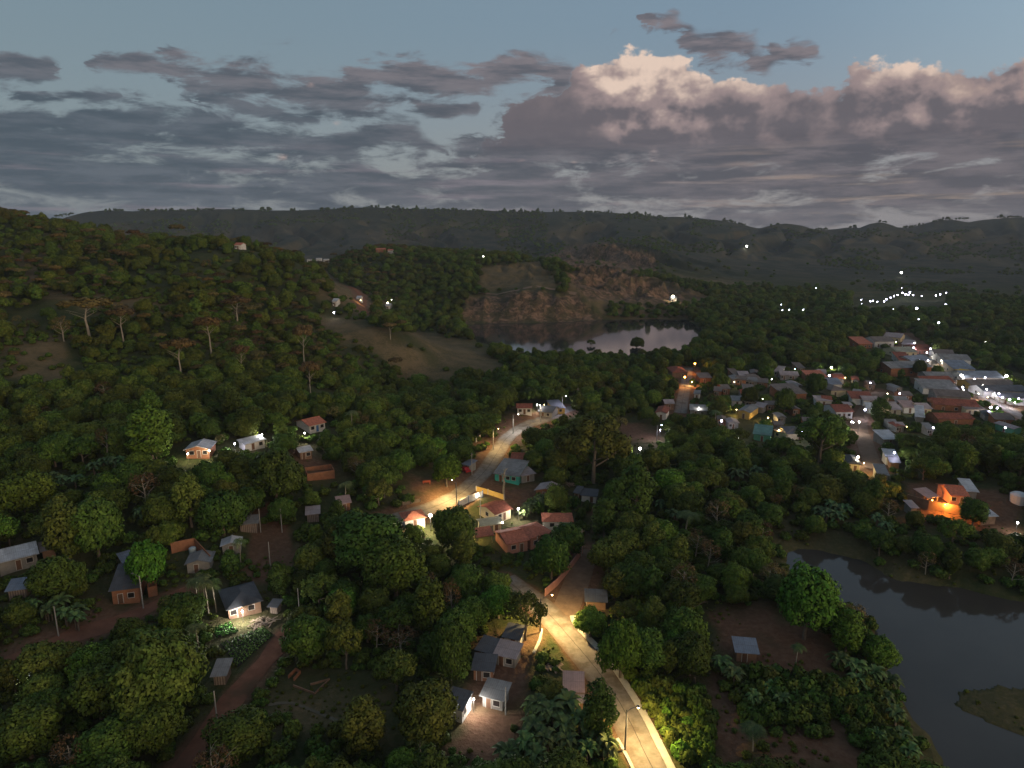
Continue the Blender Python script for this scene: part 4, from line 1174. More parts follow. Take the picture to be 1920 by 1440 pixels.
house((579, 801), (613, 793), (567, 788), 2.9, 'gable', 'terra', 'white', 'white house with orange red tiles and blue door on the slope', 'b.5 w.8 w.2')
house((573, 892), (631, 884), (575, 877), 2.4, 'none', 'grey', 'brick', 'long roofless brick building among dark trees', '', cat='ruin', name='brick_shell')
house((458, 836), (500, 825), (452, 829), 2.6, 'shed', 'pale', 'white', 'pale low house under two lamps in the hillside row', 'd.4 w.8')
house((865, 869), (880, 873), (861, 859), 2.5, 'shed', 'blue', 'grey', 'small bluish roofed hut behind the red car', 'd.5')
house((757, 979), (801, 972), (753, 962), 2.8, 'hip', 'terra', 'white', 'red tiled house right under the brightest yellow lamp', 'd.5')
house((572, 968), (601, 965), (573, 959), 2.4, 'shed', 'rose', 'plank', 'striped board shack in the dark grove', '', cat='shed', name='shack')
house((632, 948), (660, 944), (634, 938), 2.4, 'shed', 'pink', 'brick', 'small orange walled hut beside the pale palm', 'd.5')
# ---- the orange lit farm above the pond
house((1782, 929), (1820, 931), (1764, 907), 3.0, 'gable', 'terra', 'pink', 'pale pink house with terracotta roof lit orange above the pond', 'w.18 d.68 w.9', dmax=12)
house((1740, 933), (1764, 930), (1722, 919), 2.7, 'shed', 'pink', 'cream', 'open orange lit porch on posts beside the pale pink house', '', walls=False, cat='porch', name='porch')
house((1812, 921), (1837, 923), (1800, 904), 3.2, 'shed', 'pale', 'grey', 'white roofed wing behind the terracotta roofed farmhouse', '')
house((1840, 971), (1873, 970), (1830, 951), 2.4, 'shed', 'pale', 'mud', 'low pale shed behind the dark conical tree', '', cat='shed', name='shed')
house((1708, 953), (1725, 953), (1708, 944), 2.4, 'shed', 'blue', 'grey', 'small bluish shed below the orange porch', '', cat='shed', name='shed')
house((1378, 1223), (1425, 1227), (1384, 1203), 2.4, 'shed', 'blue', 'mud', 'lone dark blue roofed hut on the bare earth yard', 'd.4')
house((1096, 1128), (1140, 1130), (1098, 1113), 2.2, 'shed', 'slate', 'mud', 'dark roofed hut with loose sheets beside the dusty side street', 'dl.5')
# ---- middle distance, this side of the main street
MID = [
    ((1381, 771), (1407, 775), (1384, 757), 3, 'gabley', 'grey', 'yellow', 'gable house lit yellow from its own wall', 'd.5'),
    ((1515, 707), (1552, 707), (1516, 700), 3, 'shed', 'terra', 'brick', 'long orange lit house beneath the green lit tree', 'd.3 w.7'),
    ((1553, 722), (1581, 722), (1551, 711), 3, 'gable', 'blue', 'white', 'bluish grey roofed house beside the green lit tree', 'd.5'),
    ((1558, 734), (1589, 733), (1557, 722), 3, 'hip', 'brown', 'cream', 'brown hip roofed house with one lit ochre wall', 'd.3'),
    ((1567, 773), (1602, 773), (1552, 759), 3, 'gable', 'rust', 'white', 'dark red roofed house with white panelled front wall', 'd.5 w.2 w.8'),
    ((1468, 741), (1515, 739), (1470, 728), 3, 'shed', 'brown', 'brick', 'brown roofed house with pale ridge between dark trees', 'd.3'),
    ((1449, 806), (1476, 813), (1445, 797), 3, 'shed', 'brown', 'cream', 'cream wall with one square window lit ochre', 'w.25'),
    ((1476, 813), (1519, 811), (1466, 799), 2.8, 'gable', 'slate', 'cream', 'long dark roofed house beside the cream wall', 'd.6'),
    ((1411, 813), (1447, 817), (1404, 800), 2.8, 'shed', 'teal', 'green', 'green blue roofed house above the dark grove', 'd.5'),
    ((1590, 869), (1616, 871), (1590, 852), 2.8, 'hip', 'slate', 'cream', 'dark hip roofed house with one wall lamp beside the grass lot', 'd.6'),
    ((1661, 857), (1687, 859), (1659, 846), 2.8, 'shed', 'pale', 'white', 'white house with violet lamp beyond the grass lot', 'd.5'),
    ((1645, 890), (1669, 892), (1645, 876), 2.5, 'shed', 'grey', 'grey', 'grey hut in shade below the white house', ''),
    ((1656, 823), (1688, 823), (1658, 811), 2.6, 'shed', 'pale', 'grey', 'hut with two bright tin sheets by the earth street', 'd.5'),
    ((1668, 866), (1690, 868), (1668, 858), 2.3, 'shed', 'slate', 'mud', 'dark lean-to just below the violet lamp', ''),
    ((1260, 698), (1291, 698), (1262, 688), 3, 'hip', 'rust', 'mud', 'brown hip roofed house right of the lake under orange lamps', 'd.7'),
    ((1228, 773), (1251, 775), (1232, 761), 3, 'gabley', 'rust', 'white', 'dark red gable house at the foot of the orange street', 'd.5'),
    ((1246, 758), (1266, 758), (1249, 750), 2.8, 'gable', 'rose', 'mud', 'rosy roofed house beside the orange street', 'd.5'),
    ((1293, 769), (1329, 771), (1293, 762), 2.8, 'shed', 'grey', 'grey', 'long grey walled house with pale roof edge by the orange street', 'd.3 w.7'),
    ((1300, 738), (1313, 739), (1300, 731), 2.8, 'gable', 'grey', 'white', 'small grey house half way up the orange street', 'd.5'),
    ((1311, 709), (1336, 709), (1312, 703), 2.8, 'shed', 'brown', 'brick', 'house in the orange light at the top of the street', 'd.4'),
    ((1412, 762), (1432, 765), (1413, 756), 2.6, 'shed', 'rose', 'grey', 'rosy grey hut behind the yellow lit gable house', ''),
    ((1372, 752), (1394, 753), (1373, 746), 2.6, 'shed', 'grey', 'white', 'pale hut in front of the tall dark tree', 'd.5'),
    ((1530, 752), (1562, 753), (1531, 746), 2.6, 'shed', 'rose', 'white', 'low pale house behind the dark red roof', 'd.5'),
    ((1583, 760), (1600, 761), (1584, 754), 2.6, 'flat', 'rose', 'cream', 'small flat roofed cream house near the street lamp', 'd.5'),
    ((1596, 748), (1640, 750), (1598, 740), 2.8, 'shed', 'rust', 'white', 'reddish roof beside the palm at the earth street', 'd.5'),
    ((1625, 765), (1640, 766), (1626, 758), 2.6, 'shed', 'pale', 'white', 'tiny white house at the violet street lamp', ''),
    ((1618, 752), (1650, 753), (1620, 744), 2.6, 'gable', 'rose', 'white', 'rosy roofed house beside the tiny white house', 'd.5'),
    ((1680, 754), (1707, 755), (1677, 743), 3, 'gable', 'grey', 'brick', 'two toned house with lamp at its upper corner', 'd.5'),
    ((1666, 766), (1693, 767), (1668, 757), 2.6, 'shed', 'rose', 'cream', 'cream house in front of the two toned house', 'd.5'),
    ((1694, 765), (1722, 766), (1693, 757), 2.6, 'shed', 'pink', 'white', 'pink roofed house with a shining wall lamp', 'd.5'),
    ((1725, 768), (1750, 768), (1724, 757), 2.8, 'gable', 'rose', 'cream', 'rosy house with cream end wall near the banana clump', 'd.5'),
    ((1716, 780), (1735, 782), (1714, 767), 2.6, 'shed', 'pale', 'grey', 'narrow house with steep bright sheet roof', ''),
    ((1863, 791), (1901, 803), (1865, 784), 3, 'gable', 'rose', 'green', 'green walled house with pale sheet and violet lamp', 'd.5'),
    ((1812, 766), (1850, 766), (1815, 757), 2.8, 'shed', 'brown', 'cream', 'long brown roof with cream wall below the main street', 'd.2 w.5 w.8'),
    ((1866, 785), (1905, 786), (1862, 773), 2.8, 'gable', 'brown', 'brick', 'brick house with brown roof behind the green walled house', 'd.5'),
    ((1760, 783), (1830, 783), (1762, 771), 2.8, 'gable', 'rust', 'brick', 'widest dark red roof at the edge of the grove', 'd.5'),
    ((1845, 778), (1868, 780), (1845, 769), 2.6, 'hip', 'slate', 'grey', 'dark hipped hut between lit yards', ''),
]
for A, B, C, h, rf, rm, wm, lab, ops in MID:
    house(A, B, C, h, rf, rm, wm, lab, ops, group='houses of the town', fine=False, dmax=14)
# ---- long roofs on both sides of the bright main street
ROWS = [
    ((1684, 662), (1722, 661), (1690, 652), 3, 'gable', 'olive', 'cream', 'greenish roof nearest the top of the bright street, lakeward side'),
    ((1712, 679), (1749, 676), (1709, 668), 3.2, 'gable', 'blue', 'white', 'bluish roof over three violet lamps beside the bright street'),
    ((1685, 676), (1712, 677), (1684, 668), 3.0, 'shed', 'rust', 'white', 'dark red roof behind the violet lamps'),
    ((1671, 692), (1750, 689), (1672, 677), 4.4, 'gable', 'grey', 'brick', 'tall brick house with dark windows on the bright street'),
    ((1738, 707), (1791, 708), (1742, 699), 3.2, 'gable', 'grey', 'grey', 'grey roof beside the round dark street tree'),
    ((1733, 718), (1793, 718), (1735, 707), 3.2, 'gable', 'rust', 'mud', 'very dark red roof with one small lamp'),
    ((1730, 728), (1800, 731), (1733, 718), 3.2, 'shed', 'grey', 'white', 'long pale corrugated roof facing the street'),
    ((1755, 742), (1823, 746), (1757, 731), 3.2, 'gable', 'brown', 'grey', 'wide brown roof below the pale corrugated roof'),
    ((1752, 757), (1838, 762), (1752, 746), 3.2, 'gable', 'rust', 'brick', 'widest rust roof on the near side of the street'),
    ((1719, 655), (1751, 655), (1720, 645), 3.2, 'gable', 'rust', 'pink', 'first dark red roof on the far side of the street'),
    ((1752, 663), (1792, 665), (1748, 653), 3.2, 'gable', 'brown', 'white', 'brown roof behind the second violet street lamp'),
    ((1765, 675), (1823, 677), (1758, 663), 3.2, 'gable', 'grey', 'white', 'broad grey roof on the far side, by the brightest lamp'),
    ((1788, 691), (1831, 692), (1785, 682), 3.2, 'shed', 'blue', 'cream', 'narrow blue grey roof beside the yellow tree'),
    ((1808, 707), (1885, 708), (1805, 695), 3.2, 'gable', 'blue', 'white', 'long pale bluish roof ending at a white lamp'),
    ((1822, 721), (1908, 721), (1820, 711), 3.2, 'gable', 'brown', 'yellow', 'brown roof behind the yellow shop front'),
    ((1845, 735), (1932, 735), (1840, 724), 3.2, 'gable', 'slate', 'white', 'dark long roof below the brown one, far side'),
    ((1872, 746), (1942, 750), (1867, 737), 3.2, 'gable', 'slate', 'white', 'dark roof over the red lit shop front'),
    ((1640, 641), (1679, 641), (1630, 628), 4.0, 'gable', 'brown', 'white', 'white walled warehouse at the top of the town'),
    ((1656, 631), (1690, 634), (1654, 620), 3.4, 'gable', 'rose', 'cream', 'pale roof with lit gable behind the warehouse'),
    ((1610, 645), (1638, 645), (1612, 638), 3.2, 'shed', 'terra', 'brick', 'orange lit roof in front of the warehouse'),
    ((1690, 643), (1712, 645), (1690, 636), 3.0, 'gable', 'rose', 'white', 'small roof where the bright street begins'),
]
for A, B, C, h, rf, rm, wm, lab in ROWS:
    house(A, B, C, h, rf, rm, wm, lab, 'd.2 w.5 w.8 dr.4 wl.5', group='long roofs along the main street', fine=False, dmin=5, dmax=15)
# ---- the many small houses between the orange street and the main street
def infill():
    g = random.Random(12)
    poly = [(1340, 708), (1500, 690), (1640, 720), (1760, 740), (1860, 775), (1870, 800), (1700, 806), (1640, 778), (1560, 790), (1440, 800), (1340, 790)]
    kinds = [('rust', 'grey', 'small town house with dark red roof between the orange street and the main street'), ('brown', 'mud', 'small town house with clay walls between the orange street and the main street'),
             ('grey', 'grey', 'small town house with plain grey roof between the orange street and the main street'), ('brown', 'brick', 'small town house with brown roof and brick walls below the main street'), ('rose', 'grey', 'small town house with rosy tin roof below the main street')]
    n_ = 0; t_ = 0; rects = []
    while n_ < 46 and t_ < 3000:
        t_ += 1
        u, v = g.uniform(1340, 1870), g.uniform(690, 806)
        if float(sdf(np.array([u]), np.array([v]), poly)[0]) > 0: continue
        q = at_z(u, v, 1.0)
        if any(math.hypot(q[0] - h_[0], q[1] - h_[1]) < max(h_[3], h_[4]) + 6.5 for h_ in HOUSES): continue
        if any(float(pdist(np.array([q[0]]), np.array([q[1]]), [p[:2] for p in l])[0]) < 8 for l in (G_TOWN, G_T2, G_T3)): continue
        w = g.uniform(14, 24)
        rm, wm, lab = kinds[g.randrange(5)]
        house((u - w / 2, v), (u + w / 2, v + g.uniform(-.5, 2)), (u - w / 2 + g.uniform(-2, 3), v - 8), 2.7, g.choice(['gable', 'shed', 'gable', 'gabley']), rm, wm, lab, 'd.5 w.25', group=lab.replace('small town house', 'small town houses'), fine=False, dmin=5, dmax=9)
        n_ += 1
infill()
# ---- a few houses far off
for A, B, C, h, rf, rm, wm, lab in [
    ((438, 459), (452, 459), (439, 455), 3, 'gable', 'terra', 'white', 'lone white house on the wooded hill crest'),
    ((704, 468), (722, 468), (705, 464), 4, 'gable', 'terra', 'brick', 'reddish house on top of the far wooded hill'),
    ((726, 470), (736, 470), (727, 466), 4, 'gable', 'terra', 'white', 'white house beside the reddish one on the far hill'),
    ((592, 485), (602, 485), (593, 482), 5, 'gable', 'pale', 'white', 'palest house of the far hamlet'),
    ((606, 487), (616, 487), (607, 484), 5, 'gable', 'pale', 'white', 'middle white house of the far hamlet'),
    ((575, 487), (587, 487), (576, 484), 5, 'gable', 'grey', 'white', 'grey roofed house of the far hamlet'),
    ((1258, 560), (1270, 560), (1259, 556), 4, 'gable', 'pale', 'white', 'white house with a blazing lamp beyond the lake'),
    ((722, 573), (732, 573), (722, 569), 3, 'gable', 'pale', 'white', 'small white house with lamps under the far wooded hill'),
    ((667, 557), (676, 557), (667, 553), 3, 'gable', 'pale', 'white', 'tiny house beside the red hill track'),
    ((622, 566), (632, 566), (622, 562), 3, 'gable', 'pale', 'white', 'pale hut among bushes on the hill shoulder'),
]:
    house(A, B, C, h, rf, rm, wm, lab, 'd.5 w.2', group='far houses', fine=False, dmin=5, dmax=10)

# ---- boundary walls, ruins and yards
def wall_line(px, hgt, th, m, label, name='boundary_wall', pillars=0.0, group=None, cat='wall', pm=None):
    P = [Vector(ground(u, v)[:2]) for u, v in px]
    zc = hz(*P[0]); root = empty(name, (P[0].x, P[0].y, zc), 0, label, cat, group)
    bm = bmesh.new(); L = []
    for a, b in zip(P[:-1], P[1:]):
        n = max(1, int((b - a).length / 3.0))
        for k in range(n): L.append(a.lerp(b, k / n))
    L.append(P[-1])
    prev = None
    for i, p in enumerate(L):
        a = L[max(i - 1, 0)]; b = L[min(i + 1, len(L) - 1)]
        t = (b - a).normalized(); n = Vector((-t.y, t.x)) * th / 2
        z = hz(p.x, p.y) - zc; o = p - P[0]
        ring = [bm.verts.new((o.x + s * n.x, o.y + s * n.y, zz)) for s, zz in ((-1, z - 0.5), (1, z - 0.5), (1, z + hgt), (-1, z + hgt))]
        if prev: 
            for k in range(4): bm.faces.new((prev[k], prev[(k + 1) % 4], ring[(k + 1) % 4], ring[k]))
        else: bm.faces.new(ring)
        prev = ring
    bm.faces.new(prev[::-1])
    done(bm, 'panel', m, root)
    if pillars:
        tot = 0; last = None
        for p in L:
            if last is None or (p - last).length > pillars * 0.95:
                o = p - P[0]; z = hz(p.x, p.y) - zc
                bm = bmesh.new(); box(bm, o.x - 0.14, o.x + 0.14, o.y - 0.14, o.y + 0.14, z - 0.4, z + hgt + 0.12); done(bm, 'pillar', pm or WALL['white'], root)
                last = p
    return root
wall_line([(893, 921), (915, 927), (945, 937)], 1.5, 0.16, WALL['yellow'], 'low yellow lit wall with pillars along the brown yard', pillars=2.6)
wall_line([(860, 951), (878, 942), (905, 932)], 1.9, 0.15, WALL['white'], 'white and blue street wall at the lit corner', pillars=2.6, pm=M_BLUE)
wall_line([(1022, 1118), (1045, 1098), (1068, 1070), (1092, 1037)], 1.7, 0.16, WALL['pink'], 'pale boundary wall rising along the dusty side street')
wall_line([(1092, 1037), (1078, 1030), (1064, 1024)], 1.7, 0.16, WALL['pink'], 'short cross wall at the top of the dusty side street')
wall_line([(322, 1038), (366, 1029), (396, 1062)], 2.6, 0.18, WALL['brick'], 'unfinished brick walls around the two toned hut', name='brick_shell', cat='ruin')
wall_line([(1700, 944), (1740, 956), (1800, 966), (1815, 962)], 2.6, 0.3, WALL['mud'], 'tall retaining wall under the orange lit farm', name='retaining_wall')
wall_line([(550, 1287), (590, 1302), (618, 1275), (582, 1285)], 0.35, 0.2, WALL['mud'], 'low house foundations lying in the grass', name='foundation', cat='foundation')
wall_line([(541, 1272), (555, 1258), (563, 1263), (551, 1277)], 0.6, 0.2, WALL['brick'], 'short brick footing beside the red lane', name='foundation', cat='foundation')
wall_line([(1330, 1420), (1322, 1370), (1310, 1320), (1302, 1280)], 0.9, 0.05, M_POST, 'thin wire and post fence between scrub and earth yard', name='fence', cat='fence', pillars=4.0, pm=M_POST)
wall_line([(640, 1440), (620, 1352)], 0.02, 0.02, M_POST, 'x') if False else None
wall_line([(755, 948), (770, 945), (788, 941)], 1.0, 0.05, M_POST, 'short paling fence at the edge of the red yard', name='fence', cat='fence', pillars=1.2, pm=M_POST)
wall_line([(892, 830), (901, 822)], 1.5, 0.1, WALL['white'], 'short white gate wall beside the lower street pole', name='gate_wall')

# ---- vegetable plots below the lit terrace
def plot(px, label, rows, size, m_leaf, frame):
    P = [Vector(ground(u, v)) for u, v in px]
    c = sum(P, Vector()) / 4
    root = empty('vegetable_plot', c, 0, label, 'garden plot', 'vegetable plots')
    bm = bmesh.new(); n = 8; grid = []
    for i in range(n + 1):
        row = []
        for j in range(n + 1):
            p = P[0].lerp(P[1], j / n).lerp(P[3].lerp(P[2], j / n), i / n)
            row.append(bm.verts.new((p.x - c.x, p.y - c.y, hz(p.x, p.y) + 0.12 - c.z)))
        grid.append(row)
    for i in range(n):
        for j in range(n): bm.faces.new((grid[i][j], grid[i][j + 1], grid[i + 1][j + 1], grid[i + 1][j]))
    done(bm, 'soil', mat('dark_garden_soil', (0.022, 0.019, 0.014), 0.95, 0.3), root)
    cl = []
    for i in range(rows[0]):
        for j in range(rows[1]):
            p = P[0].lerp(P[1], (j + .5) / rows[1]).lerp(P[3].lerp(P[2], (j + .5) / rows[1]), (i + .5) / rows[0])
            cl.append((p.x - c.x, p.y - c.y, hz(p.x, p.y) - c.z + 0.22, size))
    me = leaf_cards('leaves', cl, 14 / size ** 2, size * 0.55, m_leaf, 5, crown_c=(0, 0, -3))
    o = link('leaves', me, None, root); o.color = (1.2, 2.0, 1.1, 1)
    return root
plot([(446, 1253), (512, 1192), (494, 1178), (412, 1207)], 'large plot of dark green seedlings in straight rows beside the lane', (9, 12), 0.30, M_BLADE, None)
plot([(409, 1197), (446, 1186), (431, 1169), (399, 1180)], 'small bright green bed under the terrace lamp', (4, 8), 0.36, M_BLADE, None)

# ================================================================== lamps
def emit(name, col, s):
    m = bpy.data.materials.new(name); m.use_nodes = True
    t = NT(m.node_tree); t.n.clear()
    e = t.new('ShaderNodeEmission'); e.inputs[0].default_value = col + (1,); e.inputs[1].default_value = s
    o = t.new('ShaderNodeOutputMaterial'); t.l.new(e.outputs[0], o.inputs[0])
    return m
LC = {'Y': (1.0, 0.69, 0.27), 'O': (1.0, 0.36, 0.06), 'W': (1.0, 0.95, 0.88), 'V': (0.78, 0.76, 1.0), 'C': (1.0, 0.84, 0.58), 'G': (0.55, 1.0, 0.8)}
EM = {k: emit('lamp_glass_' + n, LC[k], 34.0) for k, n in (('Y', 'yellow'), ('O', 'orange'), ('W', 'white'), ('V', 'violet'), ('C', 'warm'), ('G', 'green'))}
def light(root, loc, k, power, spot=None, rad=0.12):
    l = bpy.data.lights.new('lamp_light', 'SPOT' if spot else 'POINT')
    l.energy = power; l.color = LC[k]; l.shadow_soft_size = rad
    if spot: l.spot_size = R(spot); l.spot_blend = 0.7
    o = bpy.data.objects.new('lamp_light', l); COL.objects.link(o); o.parent = root; o.location = loc
    return o
def ball(bm, c, r, seg=8, squash=1.0):
    m = Matrix.Translation(Vector(c)) @ Matrix.Diagonal((1, 1, squash, 1))
    bmesh.ops.create_uvsphere(bm, u_segments=seg, v_segments=max(5, seg // 2 + 1), radius=r, matrix=m)
POLES = []
def street_lamp(u, v, h, arm, k, power, label, group='street lamps', bulb=0.16, lit=True, mp=None, spot=165, by_bulb=False):
    """arm: (x, y) direction and length over the street in metres; (u, v) is the foot of the pole, or the bulb when by_bulb"""
    g = ground(u, v, h) if by_bulb else ground(u, v)
    x, y, z = g
    if by_bulb: x -= arm[0]; y -= arm[1]
    z = hz(x, y)
    root = empty('street_lamp' if arm else 'pole', (x, y, z), 0, label, 'street lamp', group)
    bm = bmesh.new(); tube(bm, [(0, 0, -0.5), (0, 0, h * 0.5), (0, 0, h)], [0.15, 0.12, 0.09], 8); bmesh.ops.recalc_face_normals(bm, faces=bm.faces[:])
    done(bm, 'pole', mp or M_CONC, root)
    ax, ay = arm
    bm = bmesh.new(); tube(bm, [(0, 0, h - 0.5), (ax * 0.35, ay * 0.35, h + 0.12), (ax, ay, h + 0.25)], [0.05, 0.045, 0.04], 6)
    done(bm, 'arm', M_IRON if mp is None else mp, root)
    bm = bmesh.new(); ball(bm, (ax, ay, h + 0.30), max(0.24, bulb * 1.25), 8, 0.5)
    done(bm, 'lamp_head', M_IRON, root)
    if lit:
        bm = bmesh.new(); ball(bm, (ax, ay, h + 0.12), bulb, 8, 0.9)
        done(bm, 'bulb', EM[k], root)
        light(root, (ax, ay, h - bulb - 0.05), k, power, spot)
    POLES.append((x, y, z, h))
    return root
def utility_pole(u, v, h, label, m=None, cross=True):
    x, y, z = ground(u, v)
    root = empty('utility_pole', (x, y, z), random.uniform(0, 3), label, 'pole', 'utility poles')
    bm = bmesh.new(); tube(bm, [(0, 0, -0.5), (0, 0, h * 0.5), (0, 0, h)], [0.13, 0.11, 0.08], 7); done(bm, 'shaft', m or M_CONC, root)
    if cross:
        bm = bmesh.new(); box(bm, -0.7, 0.7, -0.05, 0.05, h - 0.7, h - 0.58); done(bm, 'crossarm', M_POST, root)
def wall_lamp(u, v, h, k, power, label, r=0.16, group='wall lamps'):
    """a bare lamp on a short bracket, h metres above the ground"""
    g = ground(u, v, h)
    x, y, z = g
    root = empty('outdoor_lamp', (x, y, z), 0, label, 'lamp', group)
    bm = bmesh.new(); tube(bm, [(0, 0.0, -0.4), (0, 0, h * 0.6), (0, 0, h - 0.1)], [0.04, 0.04, 0.035], 5); done(bm, 'post', M_IRON, root)
    bm = bmesh.new(); ball(bm, (0, 0, h), r); done(bm, 'bulb', EM[k], root)
    l = light(root, (0, -(r + 0.12), h - 0.05), k, power)
    return root
street_lamp(1172, 1408, 7.0, (1.7, 0.3), 'Y', 10500, 'nearest street lamp, dark slim pole at the bottom of the lit street', mp=M_IRON)
street_lamp(1013, 1186, 7.2, (2.2, 1.0), 'Y', 16000, 'street lamp behind the sparse dark tree at the road fork', mp=M_IRON)
street_lamp(856, 952, 7.2, (-1.2, 1.6), 'Y', 12000, 'street lamp in front of the yellow lit tree at the street bend', mp=M_IRON)
street_lamp(925, 843, 7.0, (1.7, 0.2), 'Y', 5200, 'pale pole street lamp halfway up the back street', bulb=0.10)
street_lamp(962, 814, 7.0, (1.8, 0.2), 'W', 4200, 'white street lamp beside the slow bend of the back street')
street_lamp(1013, 793, 7.0, (1.4, -0.4), 'Y', 2200, 'pale twin pole lamp before the white red roofed house', bulb=0.10)
street_lamp(1054, 776, 7.0, (1.4, 0.3), 'V', 2400, 'topmost street lamp where the back street ends', bulb=0.2)
street_lamp(269, 1141, 7.0, (-1.6, 0.5), 'W', 0, 'unlit pale street lamp beside the buckled dark roof', lit=False)
street_lamp(1231, 831, 6.5, (1.5, 0.2), 'V', 1800, 'small white street lamp on the clearing among dark trees')
for u, v, h, lab in ((885, 891, 7, 'thin pole beside the red car'), (1090, 1043, 7, 'thin pole at the corner of the pale boundary wall'), (489, 998, 6, 'short pole beside the plank shed'), (529, 998, 6, 'short pole across the red square from the plank shed'),
                     (507, 1063, 6, 'leaning dark pole in the red earth square'), (408, 1360, 6, 'lone pole beside the lower red lane'), (110, 1193, 6, 'thin post beside the upper red lane'), (901, 977, 6, 'pole in front of the small lit shop'),
                     (948, 1340, 5, 'thin post beside the grey tin shed'), (562, 1155, 6, 'post beside the round tree above the lane'), (1126, 1058, 6, 'thin pole behind the dusty side street'), (1083, 762, 8, 'tall pole behind the end of the back street')):
    utility_pole(u, v, h, lab, cross=(h >= 7))
wall_lamp(807, 966, 4.6, 'C', 5200, 'brightest warm lamp beside the red tiled house', 0.42)
wall_lamp(972, 954, 3.4, 'W', 1500, 'white lamp at the corner of the cream house', 0.26)
wall_lamp(942, 979, 2.6, 'W', 500, 'white lamp at the shop porch', 0.15)
wall_lamp(896, 1000, 2.0, 'Y', 700, 'yellow lamp under the terracotta porch', 0.1)
wall_lamp(898, 928, 1.3, 'C', 260, 'small warm lamp behind the yellow lit wall', 0.1)
wall_lamp(352, 851, 2.4, 'C', 520, 'lamp at the lakeless near corner of the white gabled brick house' if False else 'lower lamp on the front of the orange brick house', 0.22)
wall_lamp(392, 845, 2.9, 'C', 620, 'upper lamp at the porch of the orange brick house', 0.24)
wall_lamp(440, 832, 3.0, 'V', 900, 'violet white lamp between the brick house and the pale row', 0.22)
wall_lamp(491, 815, 3.0, 'W', 700, 'white lamp at the end of the pale hillside row', 0.22)
wall_lamp(571, 812, 2.8, 'W', 700, 'white lamp below the orange red tiled house', 0.2)
wall_lamp(895, 785, 4.0, 'W', 300, 'small white lamp beneath the big trees above the street', 0.12)
wall_lamp(454, 1146, 2.4, 'W', 2100, 'white lamp under the eaves over the lit terrace', 0.17)
wall_lamp(888, 1311, 2.4, 'W', 1400, 'lamp on the white end wall of the slate roofed house', 0.14)
wall_lamp(45, 1273, 3.0, 'V', 420, 'bluish lamp in the dark yard near the photo edge', 0.17)
wall_lamp(1200, 841, 4.0, 'W', 2600, 'dazzling white lamp in the dark grove', 0.42)
wall_lamp(1238, 806, 4.0, 'V', 500, 'little violet lamp behind the dazzling white one', 0.14)
wall_lamp(1353, 789, 4.5, 'V', 900, 'violet lamp above the dark grove', 0.34)
wall_lamp(1748, 938, 2.0, 'O', 5200, 'orange lamp inside the open farm porch', 0.16)
wall_lamp(1772, 946, 2.6, 'O', 2600, 'orange lamp in front of the pale pink farmhouse', 0.10)
wall_lamp(1303, 682, 5.5, 'O', 2600, 'upper orange lamp near the lake end of the town', 0.42)
wall_lamp(1284, 707, 5.0, 'O', 3200, 'lower orange lamp lighting the climbing street', 0.42)
wall_lamp(1297, 716, 2.0, 'Y', 900, 'yellow lamp inside the glowing bush', 0.2)
wall_lamp(1007, 759, 3.0, 'W', 700, 'first white lamp on the dark roofed street end house', 0.2)
wall_lamp(1012, 760, 3.0, 'W', 300, 'second white lamp on the dark roofed street end house', 0.14)
wall_lamp(1035, 768, 2.0, 'Y', 500, 'yellow lamp on the yellow lit house', 0.12)
wall_lamp(1381, 768, 2.6, 'Y', 900, 'yellow lamp on the yellow lit gable house', 0.14)
wall_lamp(1440, 783, 2.2, 'Y', 1600, 'yellow lamp behind the glowing hedge', 0.16)
wall_lamp(1461, 780, 2.2, 'Y', 1300, 'second yellow lamp behind the glowing hedge', 0.14)
wall_lamp(1570, 734, 2.0, 'Y', 700, 'ochre lamp under the brown hip roof', 0.16)
wall_lamp(1620, 868, 4.0, 'Y', 1500, 'yellow lamp shining on the grass lot', 0.10)
wall_lamp(1609, 857, 3.0, 'C', 900, 'warm lamp on the dark hip roofed house', 0.34)
wall_lamp(1460, 806, 3.2, 'Y', 700, 'ochre lamp on the cream wall', 0.10)
wall_lamp(1908, 980, 3.0, 'W', 500, 'white lamp in the yard beyond the farm', 0.22)
wall_lamp(1310, 764, 3.5, 'W', 420, 'lamp over the long grey walled house', 0.10)
wall_lamp(1262, 556, 6.0, 'C', 4000, 'blazing lamp of the white house beyond the lake', 1.15)
wall_lamp(727, 568, 4.0, 'C', 1500, 'lamp of the small house under the far wooded hill', 0.62)
wall_lamp(734, 562, 4.0, 'W', 400, 'smaller lamp beside the house under the far wooded hill', 0.34)
wall_lamp(626, 586, 4.0, 'V', 400, 'bluish lamp on the shoulder of the near hill', 0.42)
wall_lamp(676, 563, 3.0, 'Y', 900, 'lamp lighting the red hill track', 0.25)
wall_lamp(906, 481, 8.0, 'W', 400, 'pinprick lamp on the far plain', 0.7)
wall_lamp(1400, 462, 8.0, 'W', 2500, 'lone lamp high on the far slope', 1.7)
wall_lamp(1690, 511, 8.0, 'W', 2000, 'lone lamp at the foot of the escarpment', 1.5)
